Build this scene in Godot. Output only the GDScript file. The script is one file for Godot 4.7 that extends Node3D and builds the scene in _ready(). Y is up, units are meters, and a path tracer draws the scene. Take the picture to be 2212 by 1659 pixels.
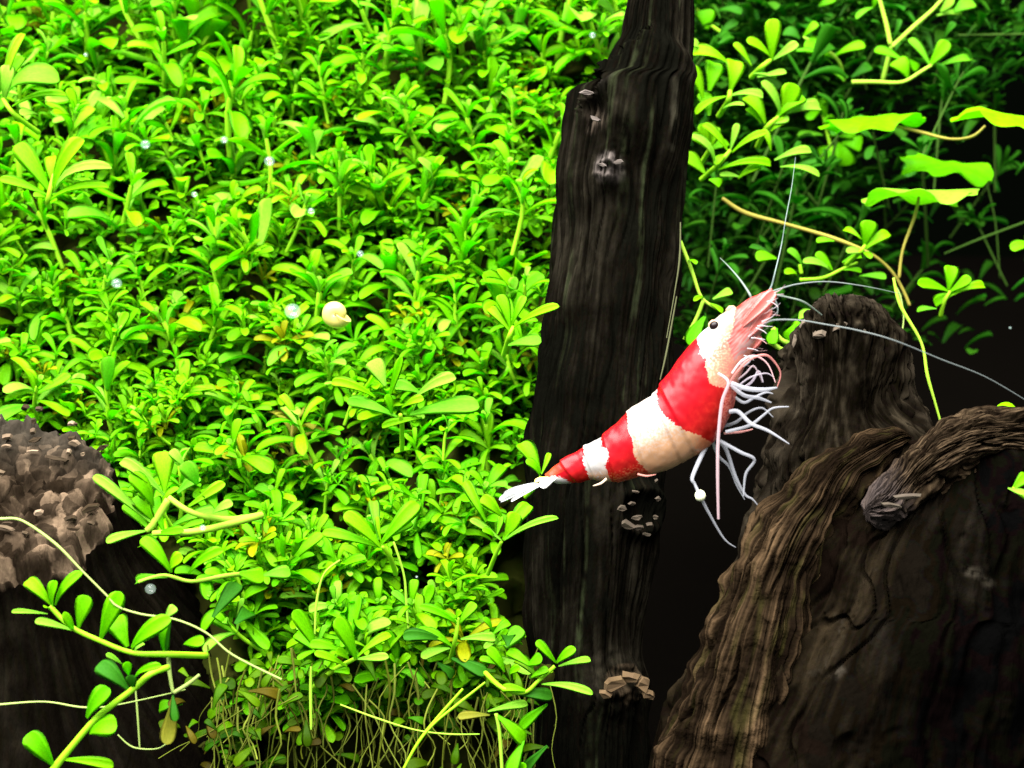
extends Node3D
# A crystal red shrimp before driftwood and a carpet of stem plants in a small aquarium.
# All shapes are worked out in centimetres and written out in metres (CM).

const CM := 0.01
const FOV := 30.0
const PITCH := 22.0

var eye := Vector3(0.0, 8.0, 11.0)
var eye_basis := Basis()
var rng := RandomNumberGenerator.new()
var nz := FastNoiseLite.new()
var cell := FastNoiseLite.new()
var lump := FastNoiseLite.new()
var taken := {}
var M := {}
var leaf_meshes: Array[ArrayMesh] = []
var leaf_mats: Array[StandardMaterial3D] = []


# ---------------------------------------------------------------- helpers

func at(px: float, py: float, d: float) -> Vector3:
	# a point (cm) d in front of the eye, along the sight line through (px, py) of a 2212 x 1659 picture
	var k := tan(deg_to_rad(FOV / 2.0)) * d
	var v := Vector3((px / 2212.0 * 2.0 - 1.0) * k * 2212.0 / 1659.0, (1.0 - py / 1659.0 * 2.0) * k, -d)
	return eye + eye_basis * v


func wide(px: float, d: float) -> float:
	return px * d * 2.0 * tan(deg_to_rad(FOV / 2.0)) / 1659.0


func numbered(called: String) -> String:
	if not taken.has(called):
		taken[called] = 0
		return called
	taken[called] += 1
	return "%s_%03d" % [called, taken[called]]


func tag(o: Node, label := "", category := "", group := "", kind := "") -> Node:
	if label: o.set_meta("label", label)
	if category: o.set_meta("category", category)
	if group: o.set_meta("group", group)
	if kind: o.set_meta("kind", kind)
	return o


func thing(called: String, where: Vector3, label: String, category: String, group := "") -> Node3D:
	var o := Node3D.new()
	o.name = numbered(called)
	add_child(o)
	o.position = where * CM
	tag(o, label, category, group)
	return o


func put(called: String, mesh: Mesh, mat: Material, parent: Node = null, where := Vector3.ZERO) -> MeshInstance3D:
	# one named mesh; where is the cm point in world space that the mesh's vertices are given around
	var o := MeshInstance3D.new()
	o.mesh = mesh
	o.material_override = mat
	if parent == null:
		o.name = numbered(called)
		add_child(o)
		o.position = where * CM
	else:
		o.name = called
		parent.add_child(o, true)
	return o


class Shape:
	# collects a surface; positions in cm, taken relative to base
	var v := PackedVector3Array()
	var uv := PackedVector2Array()
	var c := PackedColorArray()
	var f := PackedInt32Array()
	var base := Vector3.ZERO

	func point(p: Vector3, t: Vector2, col: Color) -> void:
		v.append(p - base)
		uv.append(t)
		c.append(col)

	func grid(first: int, rows: int, cols: int, wrap: bool) -> void:
		var across := cols if wrap else cols - 1
		for i in rows - 1:
			for j in across:
				var a := first + i * cols + j
				var b := first + i * cols + (j + 1) % cols
				var d := a + cols
				var e := b + cols
				f.append_array([a, b, d, b, e, d])

	func tube(path: Array, radii: Array, col: Color, sides := 6, steps := 4) -> void:
		# a round limb through the points of path, its radius following radii
		var n := path.size()
		var pts: Array[Vector3] = []
		var rs: Array[float] = []
		for k in n - 1:
			var p0: Vector3 = path[maxi(k - 1, 0)]
			var p1: Vector3 = path[k]
			var p2: Vector3 = path[k + 1]
			var p3: Vector3 = path[mini(k + 2, n - 1)]
			for q in steps:
				var t := float(q) / steps
				pts.append(p1.cubic_interpolate(p2, p0, p3, t))
				rs.append(lerpf(radii[mini(k, radii.size() - 1)], radii[mini(k + 1, radii.size() - 1)], t))
		pts.append(path[n - 1])
		rs.append(radii[radii.size() - 1])
		var start := v.size()
		var side := Vector3.ZERO
		for k in pts.size():
			var dir := (pts[mini(k + 1, pts.size() - 1)] - pts[maxi(k - 1, 0)]).normalized()
			if side == Vector3.ZERO:
				side = dir.cross(Vector3(0.3, 0.2, 1.0)).normalized()
			side = (side - dir * side.dot(dir)).normalized()
			var other := dir.cross(side)
			for j in sides:
				var a := TAU * j / sides
				point(pts[k] + (side * cos(a) + other * sin(a)) * rs[k], Vector2(float(j) / sides, k * 0.2), col)
		grid(start, pts.size(), sides, true)
		for end in [0, pts.size() - 1]:
			var tip := v.size()
			point(pts[end], Vector2.ZERO, col)
			for j in sides:
				var a: int = start + end * sides + j
				var b: int = start + end * sides + (j + 1) % sides
				if end == 0: f.append_array([b, a, tip])
				else: f.append_array([a, b, tip])

	func scaled(k: float) -> Shape:
		# colours are kept in 8 bits: dark ones are stored brighter, and the material's own colour takes them back
		for j in c.size(): c[j] = c[j] * k
		return self

	func mesh(closed := true, flat := false) -> ArrayMesh:
		var volume := 0.0
		if closed:
			for k in range(0, f.size(), 3):
				volume += v[f[k]].dot(v[f[k + 1]].cross(v[f[k + 2]]))
			if volume > 0.0: # front faces run clockwise
				for k in range(0, f.size(), 3):
					var s := f[k + 1]
					f[k + 1] = f[k + 2]
					f[k + 2] = s
		if flat:
			var v2 := PackedVector3Array()
			var uv2 := PackedVector2Array()
			var c2 := PackedColorArray()
			var f2 := PackedInt32Array()
			for k in f.size():
				v2.append(v[f[k]])
				uv2.append(uv[f[k]])
				c2.append(c[f[k]])
				f2.append(k)
			v = v2
			uv = uv2
			c = c2
			f = f2
		var n := PackedVector3Array()
		n.resize(v.size())
		for k in range(0, f.size(), 3):
			var nn := (v[f[k + 2]] - v[f[k]]).cross(v[f[k + 1]] - v[f[k]])
			n[f[k]] += nn
			n[f[k + 1]] += nn
			n[f[k + 2]] += nn
		var out := PackedVector3Array()
		out.resize(v.size())
		for k in v.size():
			n[k] = n[k].normalized() if n[k].length_squared() > 0.0 else Vector3.UP
			out[k] = v[k] * 0.01
		var arrays := []
		arrays.resize(Mesh.ARRAY_MAX)
		arrays[Mesh.ARRAY_VERTEX] = out
		arrays[Mesh.ARRAY_NORMAL] = n
		arrays[Mesh.ARRAY_TEX_UV] = uv
		arrays[Mesh.ARRAY_COLOR] = c
		arrays[Mesh.ARRAY_INDEX] = f
		var m := ArrayMesh.new()
		m.add_surface_from_arrays(Mesh.PRIMITIVE_TRIANGLES, arrays)
		return m


func keyed(keys: Array, s: float) -> Array:
	# keys of [left, right, front, back] taken at s in 0..1, smoothly
	var x := s * (keys.size() - 1)
	var k := mini(int(x), keys.size() - 2)
	var t := x - k
	var a: Array = keys[maxi(k - 1, 0)]
	var b: Array = keys[k]
	var c: Array = keys[k + 1]
	var d: Array = keys[mini(k + 2, keys.size() - 1)]
	var l: Vector3 = b[0].cubic_interpolate(c[0], a[0], d[0], t)
	var r: Vector3 = b[1].cubic_interpolate(c[1], a[1], d[1], t)
	return [l, r, lerpf(b[2], c[2], t), lerpf(b[3], c[3], t)]


func slab(sh: Shape, keys: Array, rows: int, cols: int, square: float, disp: Callable, paint: Callable) -> void:
	# a limb given by its two outer edges and its thickness before and behind; disp moves each point outwards, paint colours it
	var first := sh.v.size()
	for i in rows:
		var s := float(i) / (rows - 1)
		var k := keyed(keys, s)
		var k0 := keyed(keys, maxf(s - 0.02, 0.0))
		var k1 := keyed(keys, minf(s + 0.02, 1.0))
		var mid: Vector3 = (k[0] + k[1]) / 2.0
		var half: Vector3 = (k[1] - k[0]) / 2.0
		var along: Vector3 = ((k1[0] + k1[1]) - (k0[0] + k0[1])).normalized()
		var front := half.cross(along).normalized()
		if front.dot(eye - mid) < 0.0: front = -front
		for j in cols:
			var h := float(j) / cols # most columns go to the side that faces the eye
			var a := PI * h / 0.7 if h < 0.7 else PI + PI * (h - 0.7) / 0.3
			var ca := cos(a)
			var sa := sin(a)
			var x := signf(ca) * pow(absf(ca), square)
			var y := signf(sa) * pow(absf(sa), square)
			var th: float = k[2] if sa > 0.0 else k[3]
			var outward := (half.normalized() * ca + front * sa).normalized()
			var p := mid + half * x + front * (th * y)
			var e: float = disp.call(s, a, p)
			sh.point(p + outward * e, Vector2(s, (1.0 - ca) / 2.0), paint.call(s, a, p, e))
	sh.grid(first, rows, cols, true)
	for end in [0, rows - 1]:
		var centre := Vector3.ZERO
		for j in cols: centre += sh.v[first + end * cols + j]
		var tip := sh.v.size()
		sh.point(centre / cols + sh.base, Vector2(0.5, 0.5), sh.c[first + end * cols])
		for j in cols:
			var a: int = first + end * cols + j
			var b: int = first + end * cols + (j + 1) % cols
			if end == 0: sh.f.append_array([b, a, tip])
			else: sh.f.append_array([a, b, tip])


func near_path(p: Vector3, pts: Array) -> float:
	# distance (cm) from p to a bent line, depth counted a third
	var best := 9.0
	for k in pts.size() - 1:
		var a: Vector3 = pts[k]
		var b: Vector3 = pts[k + 1]
		var u := clampf((p - a).dot(b - a) / (b - a).length_squared(), 0.0, 1.0)
		var d := p - (a + (b - a) * u)
		d -= eye_basis.z * d.dot(eye_basis.z) * 0.67
		best = minf(best, d.length())
	return best


func line_of(list: Array, d: float) -> Array:
	var out := []
	for k in range(0, list.size(), 2): out.append(at(list[k], list[k + 1], d))
	return out


func crack(x: float, y: float, z: float, wide_ := 0.10) -> float:
	return smoothstep(wide_, 0.0, absf(nz.get_noise_3d(x, y, z)))


func ridge(x: float, y: float, z: float) -> float:
	return 1.0 - 2.0 * absf(nz.get_noise_3d(x, y, z))


func lin(r: float, g: float, b: float) -> Color:
	return Color(r, g, b)


# ---------------------------------------------------------------- materials

func plain(colour: Color, rough := 0.7, spec := 0.5) -> StandardMaterial3D:
	var m := StandardMaterial3D.new()
	m.albedo_color = colour.linear_to_srgb()
	m.roughness = rough
	m.metallic_specular = spec
	return m


func painted(rough := 0.7, spec := 0.5) -> StandardMaterial3D:
	var m := plain(Color(1, 1, 1), rough, spec)
	m.vertex_color_use_as_albedo = true
	return m


func noise_texture(freq: float, size: int, octaves: int, ridged: bool, seed_: int) -> NoiseTexture2D:
	var n := FastNoiseLite.new()
	n.seed = seed_
	n.noise_type = FastNoiseLite.TYPE_SIMPLEX_SMOOTH
	n.frequency = freq
	n.fractal_octaves = octaves
	n.fractal_type = FastNoiseLite.FRACTAL_RIDGED if ridged else FastNoiseLite.FRACTAL_FBM
	var t := NoiseTexture2D.new()
	t.noise = n
	t.width = size
	t.height = size
	t.seamless = true
	return t


func make_materials() -> void:
	M.wood = painted(0.9, 0.03)
	M.wood.albedo_color = Color(0.105, 0.105, 0.105).linear_to_srgb()
	M.wood.heightmap_enabled = true
	M.wood.heightmap_texture = noise_texture(0.02, 512, 5, false, 3)
	M.wood.heightmap_scale = 0.02
	M.wood.uv1_triplanar = true
	M.wood.uv1_scale = Vector3(140, 40, 140)
	M.ridge = M.wood.duplicate()
	M.ridge.uv1_scale = Vector3(120, 120, 120)
	M.soil = painted(0.95, 0.05)
	M.soil.albedo_color = Color(0.09, 0.09, 0.09).linear_to_srgb()
	M.back = plain(Color(0.0008, 0.0012, 0.0007), 0.95, 0.0)
	M.stem = plain(Color(0.20, 0.44, 0.010), 0.5, 0.25)
	M.stem.backlight_enabled = true
	M.stem.backlight = Color(0.35, 0.6, 0.0)
	M.pale_stem = plain(Color(0.20, 0.38, 0.025), 0.55, 0.25)
	M.white_stem = plain(Color(0.20, 0.28, 0.07), 0.55, 0.25)
	M.brown_stem = plain(Color(0.22, 0.19, 0.03), 0.55, 0.25)
	M.root = painted(0.8, 0.05)
	var mottle := noise_texture(0.03, 256, 4, false, 8)
	var ramp := Gradient.new()
	ramp.set_color(0, Color(0.82, 0.87, 0.80))
	ramp.set_color(1, Color(1.0, 1.0, 1.0))
	mottle.color_ramp = ramp
	# leaf greens: fresh, yellow, deep, bluish, pale, withered, darkened (shade painted in)
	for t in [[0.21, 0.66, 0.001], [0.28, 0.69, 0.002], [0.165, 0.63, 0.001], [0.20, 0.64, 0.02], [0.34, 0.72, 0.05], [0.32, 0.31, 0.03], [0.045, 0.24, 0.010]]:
		var m := painted(0.5, 0.2)
		m.albedo_color = Color(t[0], t[1], t[2]).linear_to_srgb()
		m.backlight_enabled = true
		m.backlight = Color(1.13, 1.13, 1.13)
		m.albedo_texture = mottle
		m.uv1_triplanar = true
		m.uv1_scale = Vector3(130, 130, 130)
		m.cull_mode = BaseMaterial3D.CULL_DISABLED
		leaf_mats.append(m)
	M.limb = painted(0.3, 0.3)
	M.limb.transparency = BaseMaterial3D.TRANSPARENCY_ALPHA
	M.limb.albedo_color = Color(0.95, 0.95, 0.97, 0.5)
	M.limb.backlight_enabled = true
	M.limb.backlight = Color(0.5, 0.5, 0.5)
	M.feeler = painted(0.3, 0.3)
	M.feeler.transparency = BaseMaterial3D.TRANSPARENCY_ALPHA
	M.feeler.albedo_color = Color(0.55, 0.58, 0.58, 0.5)
	M.eye = plain(Color(0.006, 0.002, 0.003), 0.35, 0.3)
	M.bubble = StandardMaterial3D.new()
	M.bubble.transparency = BaseMaterial3D.TRANSPARENCY_ALPHA
	M.bubble.albedo_color = Color(0.85, 0.97, 0.95, 0.06)
	M.bubble.roughness = 0.04
	M.bubble.metallic_specular = 0.35
	M.clear = StandardMaterial3D.new()
	M.clear.transparency = BaseMaterial3D.TRANSPARENCY_ALPHA
	M.clear.albedo_color = Color(0.9, 1.0, 0.95, 0.04)
	M.clear.roughness = 0.05
	M.clear.metallic_specular = 0.2
	M.shell = painted(0.3, 0.5)


# ---------------------------------------------------------------- leaves

func leaf_shape(arch: float, cup: float, tip: float, skew: float, rows := 9) -> ArrayMesh:
	# a fleshy spatulate leaf: chord along x from 0 to 1, full width 1 along z, arching along y; thick, with a sunken midrib
	var sh := Shape.new()
	var section := [[-1.0, 0.0], [-0.55, 1.0], [0.0, 0.55], [0.55, 1.0], [1.0, 0.0], [0.5, -1.0], [0.0, -1.5], [-0.5, -1.0]]
	for i in rows:
		var t := 1.0 - pow(1.0 - float(i) / (rows - 1), 1.75)
		var w := (pow(t, 1.15) * sqrt(maxf(1.0 - pow(t, tip), 0.0)) * 1.52 + 0.17 * (1.0 - t)) * 0.5
		if i == rows - 1: w = 0.02
		var y: float = arch * 4.0 * t * (1.0 - t) * (0.85 + 0.3 * t)
		var slope := arch * 4.0 * (1.0 - 2.0 * t)
		var th := 0.022 * (1.0 - 0.5 * t) * minf(1.0, w * 4.0 + 0.1)
		var up := Vector3(-slope, 1.0, 0.0).normalized()
		for q in section:
			var s: float = q[0]
			var p := Vector3(t, y, s * w + skew * sin(PI * t) * 0.3)
			p += up * (cup * s * s * w + th * q[1])
			var g := 0.84 + 0.20 * t + (0.08 if absf(s) < 0.1 else 0.0)
			sh.point(p, Vector2(t, s * 0.5 + 0.5), Color(g * (1.12 if absf(s) < 0.1 else 1.0) * (0.85 + 0.45 * t * t) + (0.03 if absf(s) > 0.9 else 0.0), g, g))  # paler midrib; tips lightened too, as painted highlights
	sh.grid(0, rows, section.size(), true)
	for end in [0, rows - 1]:
		var n := section.size()
		for j in range(1, n - 1):
			if end == 0: sh.f.append_array([end * n, end * n + j + 1, end * n + j])
			else: sh.f.append_array([end * n, end * n + j, end * n + j + 1])
	for k in sh.v.size(): sh.v[k] *= 1.0
	return sh.mesh()


func make_leaves() -> void:
	for a in [[0.08, 0.10, 5.0, 0.0], [0.15, 0.14, 4.0, 0.1], [0.20, 0.05, 6.0, -0.12], [0.11, 0.22, 5.0, -0.05], [0.03, 0.15, 4.0, 0.15], [-0.07, 0.18, 5.0, -0.1], [0.27, 0.12, 3.6, 0.05], [0.16, 0.18, 7.0, 0.0]]:
		leaf_meshes.append(leaf_shape(a[0], a[1], a[2], a[3]))


func leaf(parent: Node3D, base: Vector3, tip: Vector3, width: float, face: Vector3, shape: int, mat: Material, called := "leaf") -> MeshInstance3D:
	# base and tip in cm relative to the parent
	var o := MeshInstance3D.new()
	o.name = called
	o.mesh = leaf_meshes[shape]
	o.material_override = mat
	var x := tip - base
	var len_ := x.length()
	var y := (face - x * face.dot(x) / maxf(len_ * len_, 1e-9)).normalized()
	var z := x.normalized().cross(y)
	o.transform = Transform3D(Basis(x, y * len_, z * width), base * CM)
	parent.add_child(o, true)
	return o


func sprig(called: String, base: Vector3, axis: Vector3, size: float, pairs: int, spread: float, label: String, group: String, tint := -1, category := "aquarium plant") -> Node3D:
	# a stem with crossed pairs of leaves, the lower ones longer and flatter
	var o := thing(called, base, label, category, group)
	axis = axis.normalized()
	var side := axis.cross(Vector3(rng.randf() - 0.5, 0.1, rng.randf() - 0.5)).normalized()
	var gap := size * rng.randf_range(0.20, 0.36)
	var reach := gap * (pairs - 1)
	var sh := Shape.new()
	var thick := 0.6 if tint == 6 else 0.9
	var bend := (side * rng.randf_range(-0.3, 0.3) + axis.cross(side) * rng.randf_range(-0.3, 0.3)) * size
	sh.tube([-axis * size * (0.7 if tint != 6 else 2.2) - bend, Vector3.ZERO, axis * reach + bend * 0.15], [size * 0.055 * thick, size * 0.06 * thick, size * 0.045 * thick], Color.WHITE, 5, 3)
	put("stem", sh.mesh(), M.brown_stem if tint == 5 else M.dim_stem if tint == 6 else M.stem, o)
	for k in pairs:
		var h := float(k) / maxf(pairs - 1, 1)
		var from := axis * gap * k + bend * 0.15 * h
		var turn := side.rotated(axis, PI / 2 * k + rng.randf_range(-0.3, 0.3))
		for s in [-1.0, 1.0]:
			if k == 0 and pairs > 2 and rng.randf() < 0.12: continue
			var out: Vector3 = turn.rotated(axis, rng.randf_range(-0.25, 0.25)) * s
			var lift := lerpf(spread, spread + 0.65, h) + rng.randf_range(-0.22, 0.22)
			var dir: Vector3 = out * cos(lift) + axis * sin(lift)
			var face: Vector3 = axis * cos(lift) - out * sin(lift)
			var l := size * lerpf(1.05, 0.58, h * h) * rng.randf_range(0.8, 1.15)
			var w := l * rng.randf_range(0.27, 0.40)
			var m := tint
			if m < 0:
				var x := rng.randf()
				m = 0 if x < 0.34 else 1 if x < 0.56 else 2 if x < 0.74 else 3 if x < 0.86 else 4
			leaf(o, from, from + dir * l, w, face, rng.randi() % 8, leaf_mats[m])
	# the growing tip
	for s in [-1.0, 1.0]:
		var out: Vector3 = side.rotated(axis, PI / 2 * pairs) * s
		var from := axis * reach
		leaf(o, from, from + (axis * 0.9 + out * 0.3).normalized() * size * 0.30, size * 0.15, -out, 3, leaf_mats[4 if tint < 0 else tint], "bud")
	return o


# ---------------------------------------------------------------- the ground and the carpet

func carpet_depth(px: float, py: float) -> float:
	var t := clampf(py / 1350.0, -0.3, 1.0)
	var d := lerpf(14.0, 10.75, t)
	if py > 1350.0: d += (py - 1350.0) * 0.0006
	d += 0.55 * nz.get_noise_2d(px * 0.006, py * 0.006 + 7.0) + 0.25 * nz.get_noise_2d(px * 0.016 + 9.0, py * 0.016)
	return d


var carpet_edge := PackedVector2Array([Vector2(-140, -160), Vector2(1380, -160), Vector2(1335, 120), Vector2(1215, 230), Vector2(1185, 500), Vector2(1160, 750),
	Vector2(1125, 950), Vector2(1075, 1050), Vector2(1030, 1200), Vector2(1040, 1300), Vector2(1090, 1400), Vector2(1130, 1510), Vector2(900, 1490), Vector2(700, 1530), Vector2(540, 1470), Vector2(500, 1290),
	Vector2(430, 1190), Vector2(350, 1110), Vector2(250, 1000), Vector2(140, 925), Vector2(-140, 925)])


func build_ground() -> void:
	# the slope of soil that the carpet grows on, with a bed that runs back to the rear pane
	var sh := Shape.new()
	var rows := 90
	var cols := 70
	for i in rows:
		for j in cols:
			var py := lerpf(-260.0, 1750.0, float(i) / (rows - 1))
			var px := lerpf(-320.0, 1320.0, float(j) / (cols - 1))
			var p := at(px, py, carpet_depth(px, py))
			p += Vector3(0, -0.42, -0.22)
			p.y += 0.10 * nz.get_noise_3d(p.x * 3.0, p.y * 3.0, p.z * 3.0)
			var g := nz.get_noise_3d(p.x * 5.0, p.y * 5.0, p.z * 5.0) * 0.5 + 0.5
			sh.point(p, Vector2(px, py) * 0.001, lin(0.10, 0.16, 0.02).lerp(lin(0.30, 0.32, 0.06), g))
	sh.grid(0, rows, cols, false)
	tag(put("planted_slope", sh.mesh(false), M.soil), "", "", "", "structure")
	var bed := Shape.new()
	for i in 24:
		for j in 40:
			var x := lerpf(-26.0, 26.0, j / 39.0)
			var z := lerpf(12.0, -24.0, i / 23.0)
			bed.point(Vector3(x, -2.6 + 0.25 * nz.get_noise_2d(x, z), z), Vector2(x, z) * 0.1, lin(0.02, 0.0185, 0.013))
	bed.grid(0, 24, 40, false)
	tag(put("substrate", bed.mesh(false), M.soil), "", "", "", "structure")
	var back := BoxMesh.new()
	back.size = Vector3(52, 34, 0.6) * CM
	tag(put("back_wall", back, M.back, null, Vector3(0, 14, -24.5)), "", "", "", "structure")


var gaps := [[300, 430, 105, 34], [30, 395, 60, 26], [440, 70, 44, 60], [215, 300, 40, 24], [150, 700, 40, 22], [560, 640, 34, 26], [700, 505, 50, 22], [905, 330, 50, 20], [965, 690, 40, 18], [455, 860, 44, 20], [980, 160, 40, 18], [760, 880, 44, 24], [95, 850, 46, 16], [905, 1010, 60, 24], [590, 960, 50, 20]]


func in_gap(q: Vector2, grow := 1.0) -> bool:
	for g in gaps:
		if pow((q.x - g[0]) / (g[2] * grow), 2.0) + pow((q.y - g[1]) / (g[3] * grow), 2.0) < 1.0: return true
	return false


func zone_label(px: float, py: float, size: float, lean: float) -> String:
	var what := ("small " if size < 0.82 else "large " if size > 1.12 else "") + "carpet sprig " + ("leaning left " if lean < -0.14 else "leaning right " if lean > 0.14 else "") 
	if py > 1330: return what + ("at the front edge above the hanging roots" if px < 850 else "at the front edge beside the upright driftwood's foot")
	if py > 1090: return what + ("beside the shaded right flank of the left stump" if px < 620 else "in the shaded hollow left of the shrimp's tail")
	if py > 820: return what + ("growing just behind the crumbly left stump" if px < 330 else "in the lower middle of the carpet" if px < 800 else "in the lower carpet against the upright driftwood")
	if py > 520: return what + ("at the left edge, level with the shiny bubbles" if px < 330 else "around the shiny bubble and the pale shell" if px < 830 else "against the middle of the upright driftwood")
	if py > 250: return what + ("at the left edge of the upper carpet" if px < 330 else "in the middle of the upper carpet" if px < 800 else "left of the driftwood's broken shoulder")
	return what + ("in the top left corner of the carpet" if px < 330 else "along the top of the carpet, in the middle" if px < 800 else "along the top of the carpet beside the driftwood")


func build_carpet() -> void:
	var spots: Array[Vector3] = []
	var tries := 0
	while spots.size() < 292 and tries < 9000:
		tries += 1
		var q := Vector2(rng.randf_range(-90, 1370), rng.randf_range(-110, 1500))
		if not Geometry2D.is_point_in_polygon(q, carpet_edge) or in_gap(q, 0.9): continue
		var p := at(q.x, q.y, carpet_depth(q.x, q.y))
		var need := lerpf(0.36, 0.275, smoothstep(0.0, 1300.0, q.y))
		if tries > 4000: need *= 0.8
		var free := true
		for s in spots:
			if s.distance_squared_to(p) < need * need:
				free = false
				break
		if not free: continue
		spots.append(p)
		var vary := rng.randf_range(0.66, 1.24)
		var big := lerpf(0.50, 0.31, smoothstep(0.0, 1250.0, q.y)) * vary
		if q.x < 420 and q.y < 420: big *= 1.12
		var axis := Vector3(rng.randf_range(-0.42, 0.42), 1.0, rng.randf_range(-0.2, 0.55))
		if q.y > 1200: axis += Vector3(0, -0.1, 0.25)
		var tint := 5 if q.distance_to(Vector2(600, 930)) < 32.0 or q.distance_to(Vector2(110, 800)) < 32.0 else -1
		var label := zone_label(q.x, q.y, vary, axis.x)
		if tint == 5: label = "withered yellow-brown " + label
		var sink := Vector3(0, -0.12, 0) * rng.randf_range(0.0, 2.2)
		var pairs := 3 if rng.randf() < 0.6 else 4 if rng.randf() < 0.6 else 2
		label = label.replace("carpet sprig", ["two", "three", "four"][pairs - 2] + "-tiered carpet sprig")
		sprig("carpet_sprig", p + sink, axis, big, pairs, pow(rng.randf(), 2.2) * 0.75 + 0.05, label, "sprigs of the green plant carpet", tint)
	# what lies under the sprigs: too many leaves to count
	var where: Array[Transform3D] = []
	var colours: Array[Color] = []
	while where.size() < 11500:
		var q := Vector2(rng.randf_range(-110, 1380), rng.randf_range(-120, 1560))
		if not Geometry2D.is_point_in_polygon(q, carpet_edge) or in_gap(q) and rng.randf() < 0.92: continue
		var p := at(q.x, q.y, carpet_depth(q.x, q.y)) + Vector3(0, -rng.randf_range(-0.03, 0.36), -rng.randf_range(-0.05, 0.12))
		var up := Vector3(rng.randf_range(-0.5, 0.5), 1.0, rng.randf_range(-0.2, 0.6)).normalized()
		var size := rng.randf_range(0.13, 0.30)
		var turn := rng.randf() * TAU
		var g := rng.randf_range(0.85, 1.15)
		var brown := rng.randf() < 0.05
		var tone := Color(g * (2.2 if brown else rng.randf_range(0.9, 1.6)), g * (0.62 if brown else 1.0), g * rng.randf_range(0.8, 3.0))
		for k in rng.randi_range(4, 7):
			var out := up.cross(Vector3(0.2, 0.1, 1.0)).normalized().rotated(up, turn + k * PI / 2 + (PI / 4 if k > 3 else 0.0) + rng.randf_range(-0.3, 0.3))
			var lift := (0.35 if k < 4 else 0.95) + rng.randf_range(-0.3, 0.3)
			var x := out * cos(lift) + up * sin(lift)
			var y := up * cos(lift) - out * sin(lift)
			var l := size * (1.0 if k < 4 else 0.7) * rng.randf_range(0.8, 1.15)
			where.append(Transform3D(Basis(x * l, y * l, x.cross(y) * l * rng.randf_range(0.27, 0.42)), (p + up * (0.0 if k < 4 else 0.05)) * CM))
			colours.append(tone)
	tag(copies("carpet_undergrowth", leaf_meshes[1], leaf_mats[2], where, colours), "mass of shaded leaves under the sprigs of the green carpet", "undergrowth", "", "stuff")


func copies(called: String, mesh: Mesh, mat: Material, where: Array[Transform3D], colours: Array[Color]) -> MultiMeshInstance3D:
	var mm := MultiMesh.new()
	mm.transform_format = MultiMesh.TRANSFORM_3D
	mm.use_colors = colours.size() > 0
	mm.mesh = mesh
	mm.instance_count = where.size()
	for k in where.size():
		mm.set_instance_transform(k, where[k])
		if colours.size(): mm.set_instance_color(k, colours[k])
	var o := MultiMeshInstance3D.new()
	o.name = numbered(called)
	o.multimesh = mm
	o.material_override = mat
	add_child(o)
	return o


# ---------------------------------------------------------------- driftwood

func wood_paint(dark: Color, pale: Color, amount: float, k1: float, k2: float, off: float) -> Callable:
	return func(s: float, a: float, p: Vector3, e: float) -> Color:
		var f := nz.get_noise_3d(cos(a) * k1 + off, sin(a) * k1, s * k2)
		var g := nz.get_noise_3d(cos(a) * k1 * 3.1, sin(a) * k1 * 3.1 + off, s * k2 * 2.2)
		var blotch := nz.get_noise_3d(p.x * 1.6 + off, p.y * 1.6, p.z * 1.6)
		var x := clampf((f * 0.9 + g * 0.8 + blotch * 0.9) * 1.3 + amount, 0.0, 1.0)
		var c := dark.lerp(pale, x * x)
		if g > 0.38: c = c.lerp(pale * 1.3, 0.5)
		return c


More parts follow.
